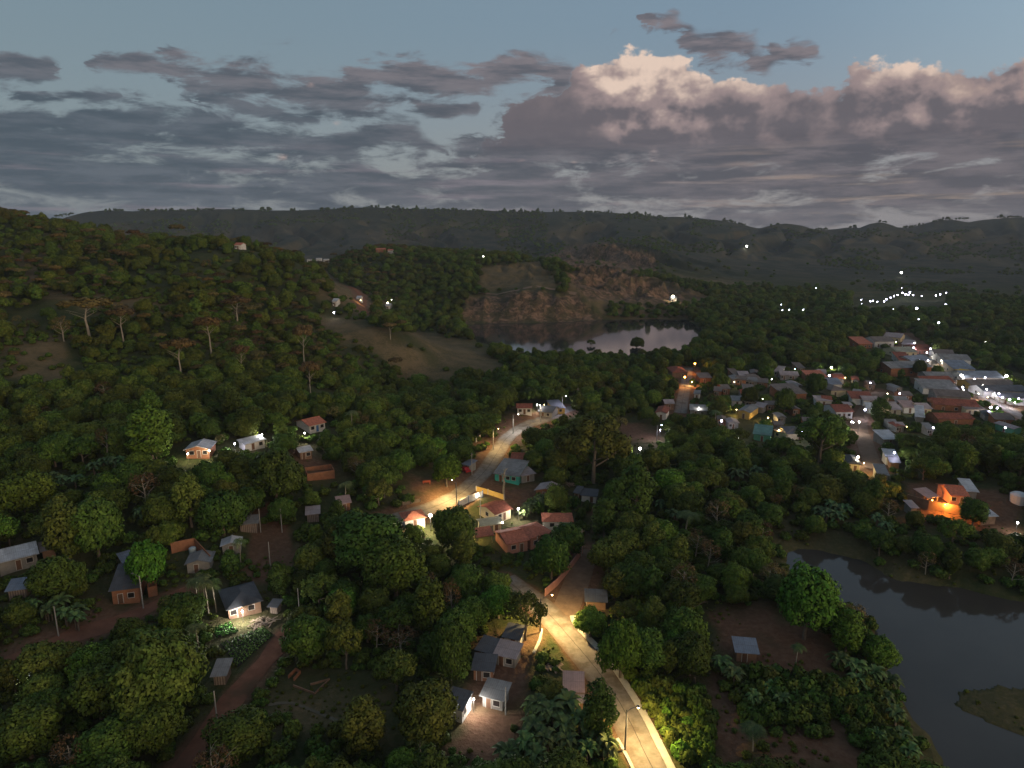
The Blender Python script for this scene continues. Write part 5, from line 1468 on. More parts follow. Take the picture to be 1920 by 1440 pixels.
TL = [(1559, 689, 'W', .55, 1500), (1555, 704, 'V', .5, 1500), (1632, 718, 'V', .28, 500), (1447, 711, 'V', .24, 300), (1548, 724, 'W', .22, 400), (1490, 692, 'G', .2, 300), (1535, 701, 'Y', .2, 1200), (1585, 708, 'Y', .2, 900),
      (1622, 768, 'V', .45, 1500), (1611, 791, 'W', .42, 1500), (1597, 791, 'V', .3, 700), (1548, 783, 'V', .34, 600), (1505, 808, 'V', .38, 800), (1677, 849, 'V', .34, 900), (1687, 738, 'V', .36, 700), (1750, 802, 'V', .34, 700), (1885, 802, 'V', .34, 900),
      (1688, 745, 'W', .2, 600), (1718, 761, 'W', .26, 900), (1700, 800, 'Y', .14, 100), (1600, 792, 'W', .2, 500), (1385, 822, 'W', .16, 200), (1377, 806, 'W', .16, 200), (1430, 748, 'W', .14, 200), (1377, 716, 'C', .2, 300), (1664, 738, 'C', .2, 500), (1650, 760, 'C', .2, 700)]
ST = [(1715, 643, 'V', .5, 2200), (1713, 652, 'V', .45, 2000), (1745, 654, 'V', .5, 2200), (1738, 661, 'W', .35, 1600), (1757, 668, 'W', .3, 1800), (1779, 678, 'W', .85, 4500), (1765, 676, 'C', .3, 2200), (1800, 698, 'C', .5, 2600), (1803, 704, 'W', .75, 3500), (1815, 699, 'V', .45, 2000),
      (1827, 711, 'V', .45, 2000), (1847, 708, 'V', .4, 1300), (1887, 705, 'W', .75, 2500), (1724, 676, 'V', .36, 900), (1730, 677, 'V', .36, 900), (1740, 676, 'V', .36, 900), (1773, 716, 'W', .24, 500), (1805, 726, 'V', .45, 1600), (1807, 731, 'W', .3, 900), (1850, 730, 'V', .4, 1800),
      (1843, 722, 'W', .3, 1500), (1873, 738, 'V', .4, 1800), (1880, 745, 'V', .42, 2000), (1893, 749, 'V', .42, 2000), (1910, 748, 'V', .45, 2200), (1903, 755, 'W', .3, 1500), (1858, 764, 'V', .45, 1600), (1870, 765, 'V', .4, 1500), (1681, 690, 'V', .2, 300), (1656, 613, 'V', .26, 500),
      (1680, 641, 'C', .2, 900), (1690, 630, 'C', .2, 700), (1752, 642, 'C', .24, 400), (1848, 641, 'W', .26, 200), (1848, 653, 'W', .24, 200), (1766, 619, 'W', .26, 500), (1606, 615, 'C', .24, 300), (1852, 745, 'Y', .2, 1500), (1835, 738, 'C', .2, 1500)]
FL = [(1711, 597, .75), (1722, 599, .7), (1760, 605, .62), (1719, 578, 1.0), (1773, 571, .9), (1467, 582, .55), (1506, 581, .55), (1531, 575, .5), (1410, 583, .42), (1462, 586, .4), (1480, 581, .36), (1616, 570, .5), (1632, 565, .6), (1637, 564, .6), (1645, 566, .5), (1658, 565, .6), (1662, 561, .65),
      (1670, 558, .65), (1676, 555, .65), (1683, 553, .6), (1692, 549, .8), (1698, 552, .8), (1706, 548, .9), (1712, 553, .7), (1755, 554, .6), (1763, 552, .65), (1774, 549, .45), (1703, 553, .7), (1615, 562, .4), (1595, 546, .36), (1530, 540, .34), (1465, 571, .3), (1728, 555, .4), (1691, 540, .3), (1675, 580, .4)]
NTH = ['first', 'second', 'third', 'fourth', 'fifth', 'sixth', 'seventh', 'eighth', 'ninth', 'tenth']
for i, (u, v, k, r, p) in enumerate(TL):
    wall_lamp(u, v, 4.5 if r > .25 else 3.2, k, p * 0.75, 'small bright lamp among the trees and roofs of the town', r * 0.8, 'lamps of the town')
for i, (u, v, k, r, p) in enumerate(ST):
    wall_lamp(u, v, 3.9 if r > .3 else 2.8, k, p * 0.55, 'violet white lamp along the bright main street' if k in 'VW' else 'warm lamp along the bright main street', r * 0.8, 'violet white lamps of the main street' if k in 'VW' else 'warm lamps of the main street')
for i, (u, v, r) in enumerate(FL):
    wall_lamp(u, v, 6.0, 'V', 700 * r, 'tiny violet lamp of the far hamlet beyond the town', r * 0.85, 'far hamlet lamps')

# ================================================================== trees one can tell apart
def tree_px(key, u, v, wpx, hpx, tint, label, name='tree', cat='tree', group=None, rz=None):
    """a tree whose foot stands at photo pixel (u, v) and whose crown measures wpx by hpx pixels"""
    x, y, z = ground(u, v)
    _, _, dep = project(x, y, z)
    _, _, r, h = PROTO[key]
    dist = math.sqrt(x * x + y * y + (ZC - z) ** 2)
    cosd = math.hypot(x, y) / dist; sind = (ZC - z) / dist
    R_ = wpx * float(dep) / F / 2
    Hh = max((hpx * float(dep) / F - R_ * sind * 0.8) / max(cosd, 0.5), R_ * 0.9)
    s = R_ / r
    return plant(key, x, y, z, s, random.uniform(0, 6.28) if rz is None else rz, tint, name, label, cat, group, squash=min(max((Hh / h) / s, 0.6), 1.9))
NOTABLE = [
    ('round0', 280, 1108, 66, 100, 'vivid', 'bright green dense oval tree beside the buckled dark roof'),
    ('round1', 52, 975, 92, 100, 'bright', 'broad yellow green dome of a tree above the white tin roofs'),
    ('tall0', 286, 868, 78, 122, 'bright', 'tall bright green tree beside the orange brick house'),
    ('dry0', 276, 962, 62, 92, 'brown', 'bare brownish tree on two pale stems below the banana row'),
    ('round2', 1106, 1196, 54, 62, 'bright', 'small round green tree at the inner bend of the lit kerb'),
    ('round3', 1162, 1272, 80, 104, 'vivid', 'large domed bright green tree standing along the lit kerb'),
    ('round4', 1508, 1198, 100, 138, 'bright', 'big bright leafy tree on the pond bank'),
    ('tall1', 1122, 1398, 60, 122, 'dark', 'dark tree in front of the lit street beside the rusty lean-to'),
    ('open0', 986, 1200, 84, 96, 'brown', 'sparse dark tree in front of the lamp at the road fork'),
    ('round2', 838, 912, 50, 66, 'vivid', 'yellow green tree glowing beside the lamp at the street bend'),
    ('open1', 1112, 906, 138, 134, 'olive', 'great spreading tree with pale forked trunk behind the scrap timber'),
    ('tall0', 1186, 985, 72, 130, 'dark', 'tall dark column of a tree right of the scrap timber'),
    ('round0', 1064, 1042, 62, 66, 'dark', 'round dark tree touching the hipped terracotta roof'),
    ('round1', 1034, 1086, 66, 84, 'dark', 'second round dark tree in front of the terracotta roofs'),
    ('round3', 1042, 964, 44, 56, 'green', 'green tree in front of the orange brick gable house'),
    ('round2', 696, 1082, 122, 136, 'dark', 'biggest dark round tree between the red square and the lamp'),
    ('round4', 742, 1120, 110, 118, 'green', 'broad dark green tree just below the biggest dark one'),
    ('round1', 852, 1040, 78, 96, 'green', 'round tree with one side lit by the brightest warm lamp'),
    ('tall1', 806, 1206, 62, 128, 'green', 'slender green tree on a pale stem left of the double shed'),
    ('round3', 846, 1282, 72, 118, 'dark', 'dense dark tree beside the brick hut'),
    ('dry1', 848, 1170, 44, 92, 'rust', 'reddish leafless tree above the slender green one'),
    ('round0', 578, 1240, 86, 90, 'green', 'rounded dark green tree at the end of the red lane'),
    ('open0', 650, 1254, 74, 92, 'khaki', 'dry olive tree right of the rounded one by the lane'),
    ('dry0', 752, 1232, 78, 70, 'brown', 'thin brown crowned tree between the lane and the slender tree'),
    ('tall0', 684, 1418, 82, 118, 'khaki', 'khaki coloured bushy tree below the footpath'),
    ('round4', 802, 1392, 112, 116, 'olive', 'wide olive tree in front of the slate roofed house'),
    ('round3', 306, 1356, 148, 168, 'olive', 'largest olive green tree, beside the shack on the red lane'),
    ('round0', 214, 1440, 110, 100, 'green', 'green tree below the largest olive one'),
    ('round2', 60, 1420, 104, 110, 'green', 'green tree at the lower left near the bluish yard lamp'),
    ('round1', 455, 1420, 110, 90, 'green', 'rounded green tree at the foot of the red lane'),
    ('open1', 1536, 866, 92, 92, 'green', 'feathery green tree beside the long dark roof and grass lot'),
    ('round2', 1822, 990, 46, 62, 'dark', 'dark conical tree in front of the orange lit farm'),
    ('round3', 1722, 706, 24, 30, 'dark', 'dark round tree standing alone among the long roofs'),
    ('tall0', 1648, 792, 36, 52, 'dark', 'dark pointed tree beside the violet street lamp'),
    ('round4', 1194, 656, 26, 24, 'dark', 'dark round tree standing against the bright lake water'),
    ('open0', 1108, 652, 18, 16, 'dark', 'thin small tree against the bright lake water'),
    ('round0', 1470, 778, 36, 52, 'dark', 'round black green tree beside the glowing hedge'),
    ('round1', 1530, 742, 36, 44, 'dark', 'dark tree in front of the bluish grey roof'),
    ('round2', 1404, 762, 30, 40, 'dark', 'small dark tree left of the yellow lit gable house'),
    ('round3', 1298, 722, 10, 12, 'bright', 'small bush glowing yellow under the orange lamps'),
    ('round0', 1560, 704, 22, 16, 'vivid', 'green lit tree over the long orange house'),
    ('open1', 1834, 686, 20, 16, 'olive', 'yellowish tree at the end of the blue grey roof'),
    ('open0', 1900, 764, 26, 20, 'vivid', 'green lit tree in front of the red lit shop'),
    ('tall1', 128, 1060, 66, 140, 'olive', 'tall olive tree behind the buckled dark roof'),
    ('round4', 186, 1052, 92, 120, 'green', 'full green tree between the white tin roofs and the oval tree'),
    ('tall0', 360, 988, 56, 110, 'khaki', 'khaki tree in front of the orange brick house'),
    ('round1', 420, 1004, 82, 90, 'dark', 'dark green tree left of the plank shed'),
    ('round3', 520, 940, 92, 96, 'dark', 'dark round tree above the red earth square'),
    ('tall1', 1152, 1126, 44, 66, 'olive', 'yellowish tree beside the dark roofed hut on the side street'),
    ('umbrella0', 340, 716, 56, 84, 'rust', 'rust brown flat crowned tree with forked pale trunk on the hillside'),
    ('umbrella1', 168, 634, 86, 72, 'rust', 'wide rust brown tree high on the hillside'),
    ('umbrella0', 572, 700, 40, 92, 'khaki', 'flat crowned tree on a tall pale stem above the white blue doored house'),
    ('umbrella1', 456, 712, 30, 66, 'khaki', 'narrow pale stemmed tree left of the flat crowned one'),
    ('umbrella0', 446, 612, 50, 56, 'brown', 'brown flat crowned tree just below the bare ridge'),
    ('umbrella1', 584, 760, 36, 84, 'khaki', 'pale stemmed tree standing behind the red roofed white house'),
    ('umbrella0', 732, 636, 26, 32, 'khaki', 'single small pale tree on the bare ridge above the lake meadow'),
    ('dry1', 120, 640, 40, 52, 'khaki', 'pale leafless tree on the grassy hillside'),
    ('umbrella1', 232, 642, 46, 66, 'brown', 'brown umbrella shaped tree in the middle of the hillside'),
    ('umbrella0', 396, 668, 52, 76, 'rust', 'reddish umbrella shaped tree with many pale limbs'),
]
TREE_GROUP = {}
for key, u, v, w, h, tint, lab in NOTABLE:
    tree_px(key, u, v, w, h, tint, lab)
def pollard(u, v, label):
    x, y, z = ground(u, v); root = empty('pollarded_tree', (x, y, z), 0.4, label, 'tree')
    g = random.Random(3); bm = bmesh.new(); pts = [(0, 0, -.5)] + [(g.uniform(-.22, .22), g.uniform(-.22, .22), k * 1.1) for k in range(1, 7)]
    tube(bm, pts, [.36, .34, .30, .31, .27, .26, .24], 8)
    done(bm, 'trunk', M_PALEBARK, root)
    bm = bmesh.new()
    for k in range(9):
        a = k * 2.4; b = Vector(pts[-1 - (k % 3)]); d = Vector((math.cos(a), math.sin(a), g.uniform(.2, 1.0)))
        tube(bm, [b, b + d * 0.5, b + d * g.uniform(.7, 1.1)], [.16, .13, .09], 6)
    done(bm, 'cut_branches', M_PALEBARK, root)
pollard(945, 925, 'pale pollarded tree trunk standing in front of the turquoise house')
PALMS = [(372, 1142, 46, 66, 'olive', 'leftmost of the feathery palms beside the lit terrace'), (392, 1154, 44, 78, 'olive', 'tallest feathery palm beside the lit terrace'), (406, 1148, 42, 72, 'green', 'feathery palm nearest the dark hip roof'), (384, 1128, 40, 62, 'olive', 'feathery palm at the back of the terrace group'),
         (452, 1062, 34, 60, 'olive', 'slender palm in front of the pale tin gable hut'), (372, 1216, 44, 52, 'khaki', 'short palm at the corner of the seedling plot'), (788, 1420, 70, 62, 'khaki', 'pale drooping palm below the wide olive tree'), (648, 936, 36, 34, 'khaki', 'pale palm above the small orange walled hut'),
         (1492, 1246, 34, 44, 'dark', 'dark palm on the bare earth beside the pond'), (1340, 800, 30, 34, 'green', 'palm in the dark grove before the town'), (1662, 770, 26, 34, 'green', 'palm beside the reddish roof in the town'), (295, 874, 26, 34, 'olive', 'small palm beside the tall bright green tree'),
         (1412, 1408, 60, 58, 'dark', 'arching dark palm on the lower earth yard'), (660, 806, 30, 40, 'olive', 'lit palm on the slope right of the blue doored house'), (1285, 1000, 54, 50, 'dark', 'dark palm with arching fronds inside the grove')]
for i, (u, v, w, h, tint, lab) in enumerate(PALMS):
    tree_px('palm%d' % (i % 2), u, v, w, h, tint, lab, 'palm_tree', 'palm', 'palms')
BAN = [('banana plants in the row below the orange brick house', 'banana row below the brick house', [(196, 880), (212, 884), (228, 882), (178, 888), (100, 912), (118, 918), (142, 914)], 34, 'blue'),
       ('banana plants beside the upper red lane', 'banana plants by the upper lane', [(92, 1166), (120, 1176), (150, 1164), (66, 1156), (140, 1184), (108, 1150)], 46, 'green'),
       ('banana plants in the corner between lit street and rusty lean-to', 'banana plants below the lean-to', [(1010, 1345), (1036, 1362), (1060, 1350), (1000, 1385), (1050, 1392), (1085, 1382), (1110, 1400), (1024, 1416), (1068, 1424), (1100, 1436), (980, 1425), (1138, 1430), (952, 1440), (1000, 1448)], 62, 'green'),
       ('banana plants scattered along the near bank of the pond', 'banana plants on the pond bank', [(1572, 1258), (1604, 1270), (1632, 1282), (1656, 1330), (1672, 1360), (1690, 1400), (1640, 1400), (1700, 1428), (1612, 1300), (1664, 1296)], 48, 'green'),
       ('pale bluish banana clump beyond the pond', 'banana clump beyond the pond', [(1536, 972), (1552, 966), (1566, 974), (1580, 968), (1546, 982), (1570, 984)], 36, 'blue'),
       ('banana plants in the thicket beside the earth yard hut', 'banana plants by the earth yard', [(1350, 1260), (1380, 1290), (1440, 1310), (1462, 1330), (1408, 1330)], 46, 'green'),
       ('banana plants inside the grove above the pond', 'banana plants in the grove', [(1240, 960), (1262, 984), (1384, 905), (1416, 898), (1640, 990), (1660, 1004)], 36, 'blue'),
       ('banana plants behind the cream house yard', 'banana plants behind the cream house', [(990, 962), (1004, 958), (984, 974), (1016, 948)], 32, 'olive')]
for lab, grp, pts, w, tint in BAN:
    for i, (u, v) in enumerate(pts):
        tree_px('banana%d' % (i % 3), u, v, w * random.uniform(.85, 1.15), w * 1.0, tint, lab, 'banana_plant', 'banana plant', grp)
tree_px('banana0', 268, 984, 44, 50, 'blue', 'single star shaped banana plant above the bright oval tree', 'banana_plant', 'banana plant')

# ---- shrubs in the light of the kerb lamps, and others in the yards
def inside(poly, n, seed, gap):
    g = random.Random(seed); out = []
    us = [p[0] for p in poly]; vs = [p[1] for p in poly]; t_ = 0
    while len(out) < n and t_ < 6000:
        t_ += 1; u, v = g.uniform(min(us), max(us)), g.uniform(min(vs), max(vs))
        if float(sdf(np.array([u]), np.array([v]), poly)[0]) < 0 and all((u - a) ** 2 + (v - b) ** 2 > gap ** 2 for a, b in out): out.append((u, v))
    return out
for lab, grp, poly, n_, gap, wpx, tints in (
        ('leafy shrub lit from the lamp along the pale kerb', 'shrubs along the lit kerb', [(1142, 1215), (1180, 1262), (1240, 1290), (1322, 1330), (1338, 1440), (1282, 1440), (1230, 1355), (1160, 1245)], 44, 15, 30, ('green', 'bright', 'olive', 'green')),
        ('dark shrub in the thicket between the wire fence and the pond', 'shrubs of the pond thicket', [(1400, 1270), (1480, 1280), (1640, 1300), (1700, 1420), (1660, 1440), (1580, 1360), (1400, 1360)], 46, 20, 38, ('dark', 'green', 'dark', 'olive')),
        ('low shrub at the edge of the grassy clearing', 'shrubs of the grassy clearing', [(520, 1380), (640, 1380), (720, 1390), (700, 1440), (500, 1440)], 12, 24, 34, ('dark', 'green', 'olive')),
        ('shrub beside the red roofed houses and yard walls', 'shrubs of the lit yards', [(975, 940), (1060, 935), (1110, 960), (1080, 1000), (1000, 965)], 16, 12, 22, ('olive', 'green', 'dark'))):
    for i, (u, v) in enumerate(inside(poly, n_, len(lab), gap)):
        tree_px('bush%d' % (i % 3), u, v, wpx * random.uniform(.7, 1.3), wpx * random.uniform(.7, 1.2), tints[i % len(tints)], lab, 'shrub', 'shrub', grp)

# ---- small things of the yards
def car(u, v, rz, label):
    x, y, z = ground(u, v); root = empty('parked_car', (x, y, z + 0.02), rz, label, 'car')
    red = mat('red_car_paint', (0.35, 0.02, 0.02), 0.3, 0.05, 1.0, 0.5)
    bm = bmesh.new()
    prof = [(-2.0, .35), (-2.0, .82), (-1.75, .92), (-1.25, .95), (-.75, 1.42), (.55, 1.45), (1.1, .98), (1.85, .86), (2.02, .65), (2.02, .35)]
    for a_, b_ in ((-.82, .82),):
        L_ = [bm.verts.new((px, a_ * (0.86 if pz > 1.2 else 1), pz)) for px, pz in prof]; R_ = [bm.verts.new((px, b_ * (0.86 if pz > 1.2 else 1), pz)) for px, pz in prof]
    bm.faces.new(L_); bm.faces.new(R_[::-1])
    for i in range(len(prof)): bm.faces.new((L_[i], R_[i], R_[(i + 1) % len(prof)], L_[(i + 1) % len(prof)]))
    done(bm, 'body', red, root)
    for px in (-1.25, 1.25):
        for sy in (-.8, .8):
            bm = bmesh.new(); bmesh.ops.create_cone(bm, cap_ends=True, segments=14, radius1=.31, radius2=.31, depth=.2, matrix=Matrix.Translation((px, sy, .31)) @ Matrix.Rotation(R(90), 4, 'X'))
            done(bm, 'wheel', M_DARK, root)
    bm = bmesh.new(); box(bm, -.7, .5, -.765, .765, 1.02, 1.32); done(bm, 'side_window', M_DARK, root)
car(872, 884, 2.2, 'small red car parked beside the bluish hut above the bend')
def tank(u, v, r, h, m, label, lift=0.0):
    x, y, z = ground(u, v); root = empty('water_tank', (x, y, z + lift), 0, label, 'water tank')
    bm = bmesh.new(); tube(bm, [(0, 0, -0.3), (0, 0, h * 0.7), (0, 0, h)], [r * .92, r, r], 16); done(bm, 'barrel', m, root)
    bm = bmesh.new(); tube(bm, [(0, 0, h), (0, 0, h + r * .25), (0, 0, h + r * .38)], [r * 1.03, r * .7, r * .2], 16); done(bm, 'lid', m, root)
tank(362, 1040, 0.75, 1.6, mat('faded_blue_tank', (0.30, 0.38, 0.42), 0.6, 0.2), 'pale blue water tank inside the unfinished brick walls')
tank(1908, 942, 1.9, 2.2, mat('white_tank', (0.6, 0.6, 0.6), 0.6, 0.15), 'big white round water tank beyond the orange lit farm')
tank(950, 972, 0.6, 1.3, M_BLUE, 'blue water tank between the cream house and the shop')
def boards(u, v, n_, L_, label):
    x, y, z = ground(u, v); root = empty('board_heap', (x, y, z), 0, label, 'board heap')
    g = random.Random(int(u)); bm = bmesh.new()
    for i in range(n_):
        a = g.uniform(0, 3.14); l = g.uniform(.5, 1.0) * L_; q = Vector((g.uniform(-1, 1) * L_ * .5, g.uniform(-1, 1) * L_ * .35, .1 + .5 * g.random()))
        d = Vector((math.cos(a), math.sin(a), g.uniform(-.12, .12))) * l / 2; n = Vector((-math.sin(a), math.cos(a), 0)) * .12
        slab(bm, [q - d - n, q + d - n, q + d + n, q - d + n], .05)
    done(bm, 'planks', mat('mixed_scrap_boards', (0.26, 0.19, 0.14), 0.95, 0.4, 0.6), root)
boards(1072, 908, 26, 4.2, 'heap of scrap timber behind the white walled shed')
boards(1035, 1252, 14, 3.0, 'heap of boards between street and pink sheet roof')
boards(148, 1232, 16, 3.6, 'dim heap of tin and boards below the upper lane')
boards(62, 1300, 10, 2.6, 'pale heap of boards under the bluish yard lamp')
boards(490, 1172, 22, 4.0, 'pale stones and boards along the lit terrace')
def bench(u, v, rz, label):
    x, y, z = ground(u, v); root = empty('bench', (x, y, z), rz, label, 'bench')
    m = mat('red_orange_paint', (0.45, 0.10, 0.05), 0.7, 0.1)
    bm = bmesh.new(); box(bm, -1.1, 1.1, -.22, .22, .42, .48); done(bm, 'seat', m, root)
    bm = bmesh.new(); box(bm, -1.1, 1.1, .20, .26, .482, .9); done(bm, 'backrest', m, root)
    for sx in (-.9, .9):
        bm = bmesh.new(); box(bm, sx - .06, sx + .06, -.2, .2, -.2, .418); done(bm, 'leg', m, root)
bench(800, 907, 0.3, 'orange red bench on the red earth near the bend')
# shop awnings of the main street; the red carries red light as colour
M_AWN = {'red': mat('red_lit_awning', (0.50, 0.05, 0.04), 0.8, 0.1), 'gold': mat('golden_awning', (0.62, 0.40, 0.05), 0.8, 0.1), 'white': mat('white_awning', (0.7, 0.7, 0.68), 0.8, 0.1)}
def awning(u, v, w, rz, k, label):
    x, y, z = ground(u, v); root = empty('awning', (x, y, z), rz, label, 'awning', 'shop awnings')
    bm = bmesh.new(); slab(bm, [(-w / 2, -1.4, 2.5), (w / 2, -1.4, 2.5), (w / 2, 1.2, 3.1), (-w / 2, 1.2, 3.1)], .08); done(bm, 'canopy', M_AWN[k], root)
    bm = bmesh.new(); box(bm, -w / 2, w / 2, 1.0, 1.2, -.4, 2.95); done(bm, 'shop_front', WALL['white'], root)
    for sx in (-1, 1):
        bm = bmesh.new(); box(bm, sx * (w / 2 - .1) - .05, sx * (w / 2 - .1) + .05, -1.35, -1.25, -.4, 2.4); done(bm, 'post', M_IRON, root)
for u, v, w, rz, k, lab in ((1900, 754, 9, -0.9, 'red', 'long red lit awning over the brightest shop front'), (1802, 703, 6, -0.9, 'gold', 'golden awning on the bright main street'), (1784, 684, 6, -0.9, 'white', 'white awning by the most dazzling street lamp'),
                            (1850, 728, 6, -0.9, 'white', 'white awning beside the golden one, nearer the camera'), (1766, 672, 5, -0.9, 'gold', 'smaller golden awning higher up the main street')):
    awning(u, v, w, rz, k, lab)

# ---- the wooded land: the largest three hundred as trees of their own, the rest as one forest
KEEP = [  # pieces of the place that no crown hides in the photograph
    [(1018, 1160), (1078, 1160), (1140, 1250), (1258, 1440), (1185, 1440), (1150, 1340), (1060, 1245), (1012, 1205)],
    [(1062, 1060), (1108, 1050), (1108, 1110), (1080, 1150), (1040, 1150)], [(955, 1100), (985, 1090), (1010, 1140), (985, 1135)],
    [(775, 968), (860, 925), (905, 880), (930, 838), (960, 815), (980, 800), (1030, 782), (1075, 758), (1076, 772), (1030, 792), (990, 806), (960, 838), (935, 870), (905, 915), (870, 940), (800, 975)],
    [(890, 870), (975, 868), (1010, 890), (1010, 900), (1075, 930), (1075, 990), (1038, 1005), (1030, 1030), (950, 1030), (890, 1010), (870, 940)],
    [(1000, 905), (1125, 915), (1120, 938), (1000, 935)],
    [(880, 1195), (970, 1210), (975, 1240), (935, 1260), (950, 1330), (990, 1350), (900, 1350), (815, 1320), (830, 1290), (890, 1290)],
    [(1040, 1258), (1080, 1260), (1098, 1300), (1060, 1320)],
    [(180, 1078), (262, 1070), (300, 1105), (270, 1135), (205, 1135)], [(320, 1016), (370, 1012), (398, 1060), (340, 1062)], [(404, 1010), (452, 1006), (452, 1026), (408, 1026)], [(445, 976), (486, 976), (486, 1002), (446, 1004)],
    [(495, 985), (522, 985), (560, 1040), (545, 1058), (480, 1058), (480, 1020)],
    [(405, 1100), (490, 1095), (525, 1140), (515, 1195), (465, 1245), (400, 1210), (400, 1180), (420, 1150)],
    [(525, 1195), (545, 1195), (480, 1270), (430, 1330), (370, 1440), (320, 1440), (370, 1380), (420, 1310)], [(388, 1240), (428, 1242), (426, 1290), (390, 1290)],
    [(60, 1235), (150, 1180), (260, 1140), (330, 1108), (320, 1125), (180, 1195), (60, 1240)],
    [(0, 1025), (75, 1025), (105, 1030), (75, 1060), (0, 1080)], [(336, 826), (398, 824), (400, 866), (340, 868)], [(430, 812), (502, 808), (502, 838), (436, 846)],
    [(546, 834), (592, 834), (592, 862), (548, 866)], [(562, 782), (618, 778), (616, 812), (566, 818)], [(570, 882), (632, 876), (630, 905), (574, 905)],
    [(530, 1262), (640, 1250), (730, 1300), (720, 1380), (640, 1370), (510, 1330)], [(750, 955), (830, 950), (830, 985), (755, 985)], [(780, 880), (855, 870), (850, 920), (775, 930)],
    [(1490, 1042), (1560, 1046), (1640, 1090), (1700, 1118), (1920, 1160), (1920, 1440), (1825, 1440), (1740, 1300), (1690, 1180), (1600, 1122), (1520, 1075)],
    [(1325, 1140), (1450, 1135), (1470, 1175), (1550, 1190), (1560, 1250), (1480, 1260), (1430, 1235), (1340, 1225)],
    [(890, 606), (1000, 602), (1290, 598), (1318, 618), (1290, 646), (1180, 656), (1010, 654), (900, 640)],
    [(870, 556), (1000, 540), (1125, 560), (1130, 598), (872, 602)], [(1060, 512), (1220, 520), (1330, 555), (1240, 568), (1090, 556)], [(905, 500), (1010, 500), (1040, 535), (905, 540)],
    [(600, 590), (690, 606), (830, 690), (850, 716), (780, 700), (690, 640), (620, 616)], [(760, 618), (900, 650), (950, 690), (900, 690), (830, 680)], [(664, 540), (688, 556), (694, 586), (676, 580)],
    [(600, 500), (650, 535), (676, 560), (650, 556)], [(1718, 900), (1840, 900), (1875, 968), (1800, 970), (1700, 958)], [(1690, 625), (1720, 632), (1800, 690), (1920, 750), (1920, 775), (1850, 745), (1780, 700), (1700, 645)],
    [(1275, 690), (1310, 690), (1300, 725), (1290, 775), (1270, 775)], [(1612, 760), (1640, 760), (1625, 830), (1660, 880), (1610, 880)], [(1190, 830), (1215, 830), (1220, 860), (1195, 860)], [(1165, 805), (1245, 800), (1245, 826), (1170, 826)],
    [(1375, 1196), (1430, 1198), (1430, 1232), (1375, 1232)], [(1600, 546), (1770, 546), (1775, 574), (1600, 574)], [(1095, 1108), (1165, 1110), (1160, 1132), (1095, 1130)], [(965, 752), (1065, 752), (1062, 772), (965, 776)],
    [(1345, 1280), (1385, 1330), (1385, 1440), (1350, 1440)], [(1440, 1390), (1560, 1380), (1620, 1440), (1430, 1440)],
    [(1895, 960), (1920, 960), (1920, 1005), (1860, 985)],
]
HB = []
for (hx, hy, rz, hw, hd, z0, h) in HOUSES:
    pts = []
    for sx in (-.8, .8):
        for sy in (-.8, .8):
            for zz in (h * 0.55, h * 1.2):
                px, py = sx * hw, sy * hd
                pts.append((hx + px * math.cos(rz) - py * math.sin(rz), hy + px * math.sin(rz) + py * math.cos(rz), z0 + zz))
    P = np.array(pts); u, v, dd = project(P[:, 0], P[:, 1], P[:, 2])
    HB.append((u.min(), u.max(), v.min(), v.max(), hx, hy, max(hw, hd), float(dd.mean())))
HB = np.array(HB)
LINES = [([p[:2] for p in smooth_line(l, 4)], w) for l, w in ((G_MAIN, 4.6), (G_BACK, 4.4), (G_SIDE, 4.4), (G_LANE, 3.0), (G_LANE2, 3.0), (G_TOWN, 6.0), (G_T2, 4.0), (G_T3, 4.0), (G_TRACK, 6.0))]

def candidates(r0, r1, sp, seed):
    g = np.random.default_rng(seed)
    hw = r1 * 0.95
    gx, gy = np.meshgrid(np.arange(-hw, hw, sp), np.arange(10, r1, sp))
    x = gx.ravel() + (g.random(gx.size) - .5) * sp * 0.95; y = gy.ravel() + (g.random(gx.size) - .5) * sp * 0.95
    r = np.hypot(x, y); m = (r >= r0) & (r < r1) & (np.abs(x) < y * 0.86 + 25)
    return x[m], y[m]
def visible_pick(x, y, z, rad, hgt, margin=1.0):
    """drop whatever stands in water, on roads, in houses, or would hide an open piece of the place"""
    n = len(x); ok = np.ones(n, bool)
    for poly, d0 in ((RIVER, 0.6), (LAKE, 0.8)):
        bx = [p[0] for p in poly]; by = [p[1] for p in poly]
        w = (x > min(bx) - 10) & (x < max(bx) + 10) & (y > min(by) - 10) & (y < max(by) + 10)
        if w.any(): 
            d = sdf(x[w], y[w], poly); ok[np.where(w)[0][d < rad[w] * 0.35 + d0]] = False
    for ln, wd in LINES:
        ok &= pdist(x, y, ln) > wd + rad * 0.35
    for row in HB:
        ok &= np.hypot(x - row[4], y - row[5]) > row[6] + rad * 0.55
    u0, v0, dep = project(x, y, z)
    px = F / np.maximum(dep, 1)
    uc, vc, _ = project(x, y, z + hgt * 0.62)
    ut, vt, _ = project(x, y, z + hgt * 0.96)
    ru = rad * px
    tests = [(uc, vc), (ut, vt), (uc - ru * 0.75, vc), (uc + ru * 0.75, vc), (uc, vc + ru * 0.5)]
    for p in KEEP:
        pu = [a[0] for a in p]; pv = [a[1] for a in p]
        w = ok & (uc > min(pu) - 90) & (uc < max(pu) + 90) & (vc > min(pv) - 90) & (vc < max(pv) + 120)
        idx = np.where(w)[0]
        if not len(idx): continue
        for tu, tv in tests:
            ok[idx[sdf(tu[idx], tv[idx], p) < 0]] = False
    for row in HB:
        hit = (uc + ru * 0.8 > row[0]) & (uc - ru * 0.8 < row[1]) & (vt < row[3]) & (vc + ru * 0.55 > row[2]) & (dep < row[7] + 1)
        ok &= ~hit
    return ok, u0, v0, dep, uc, vc, ru
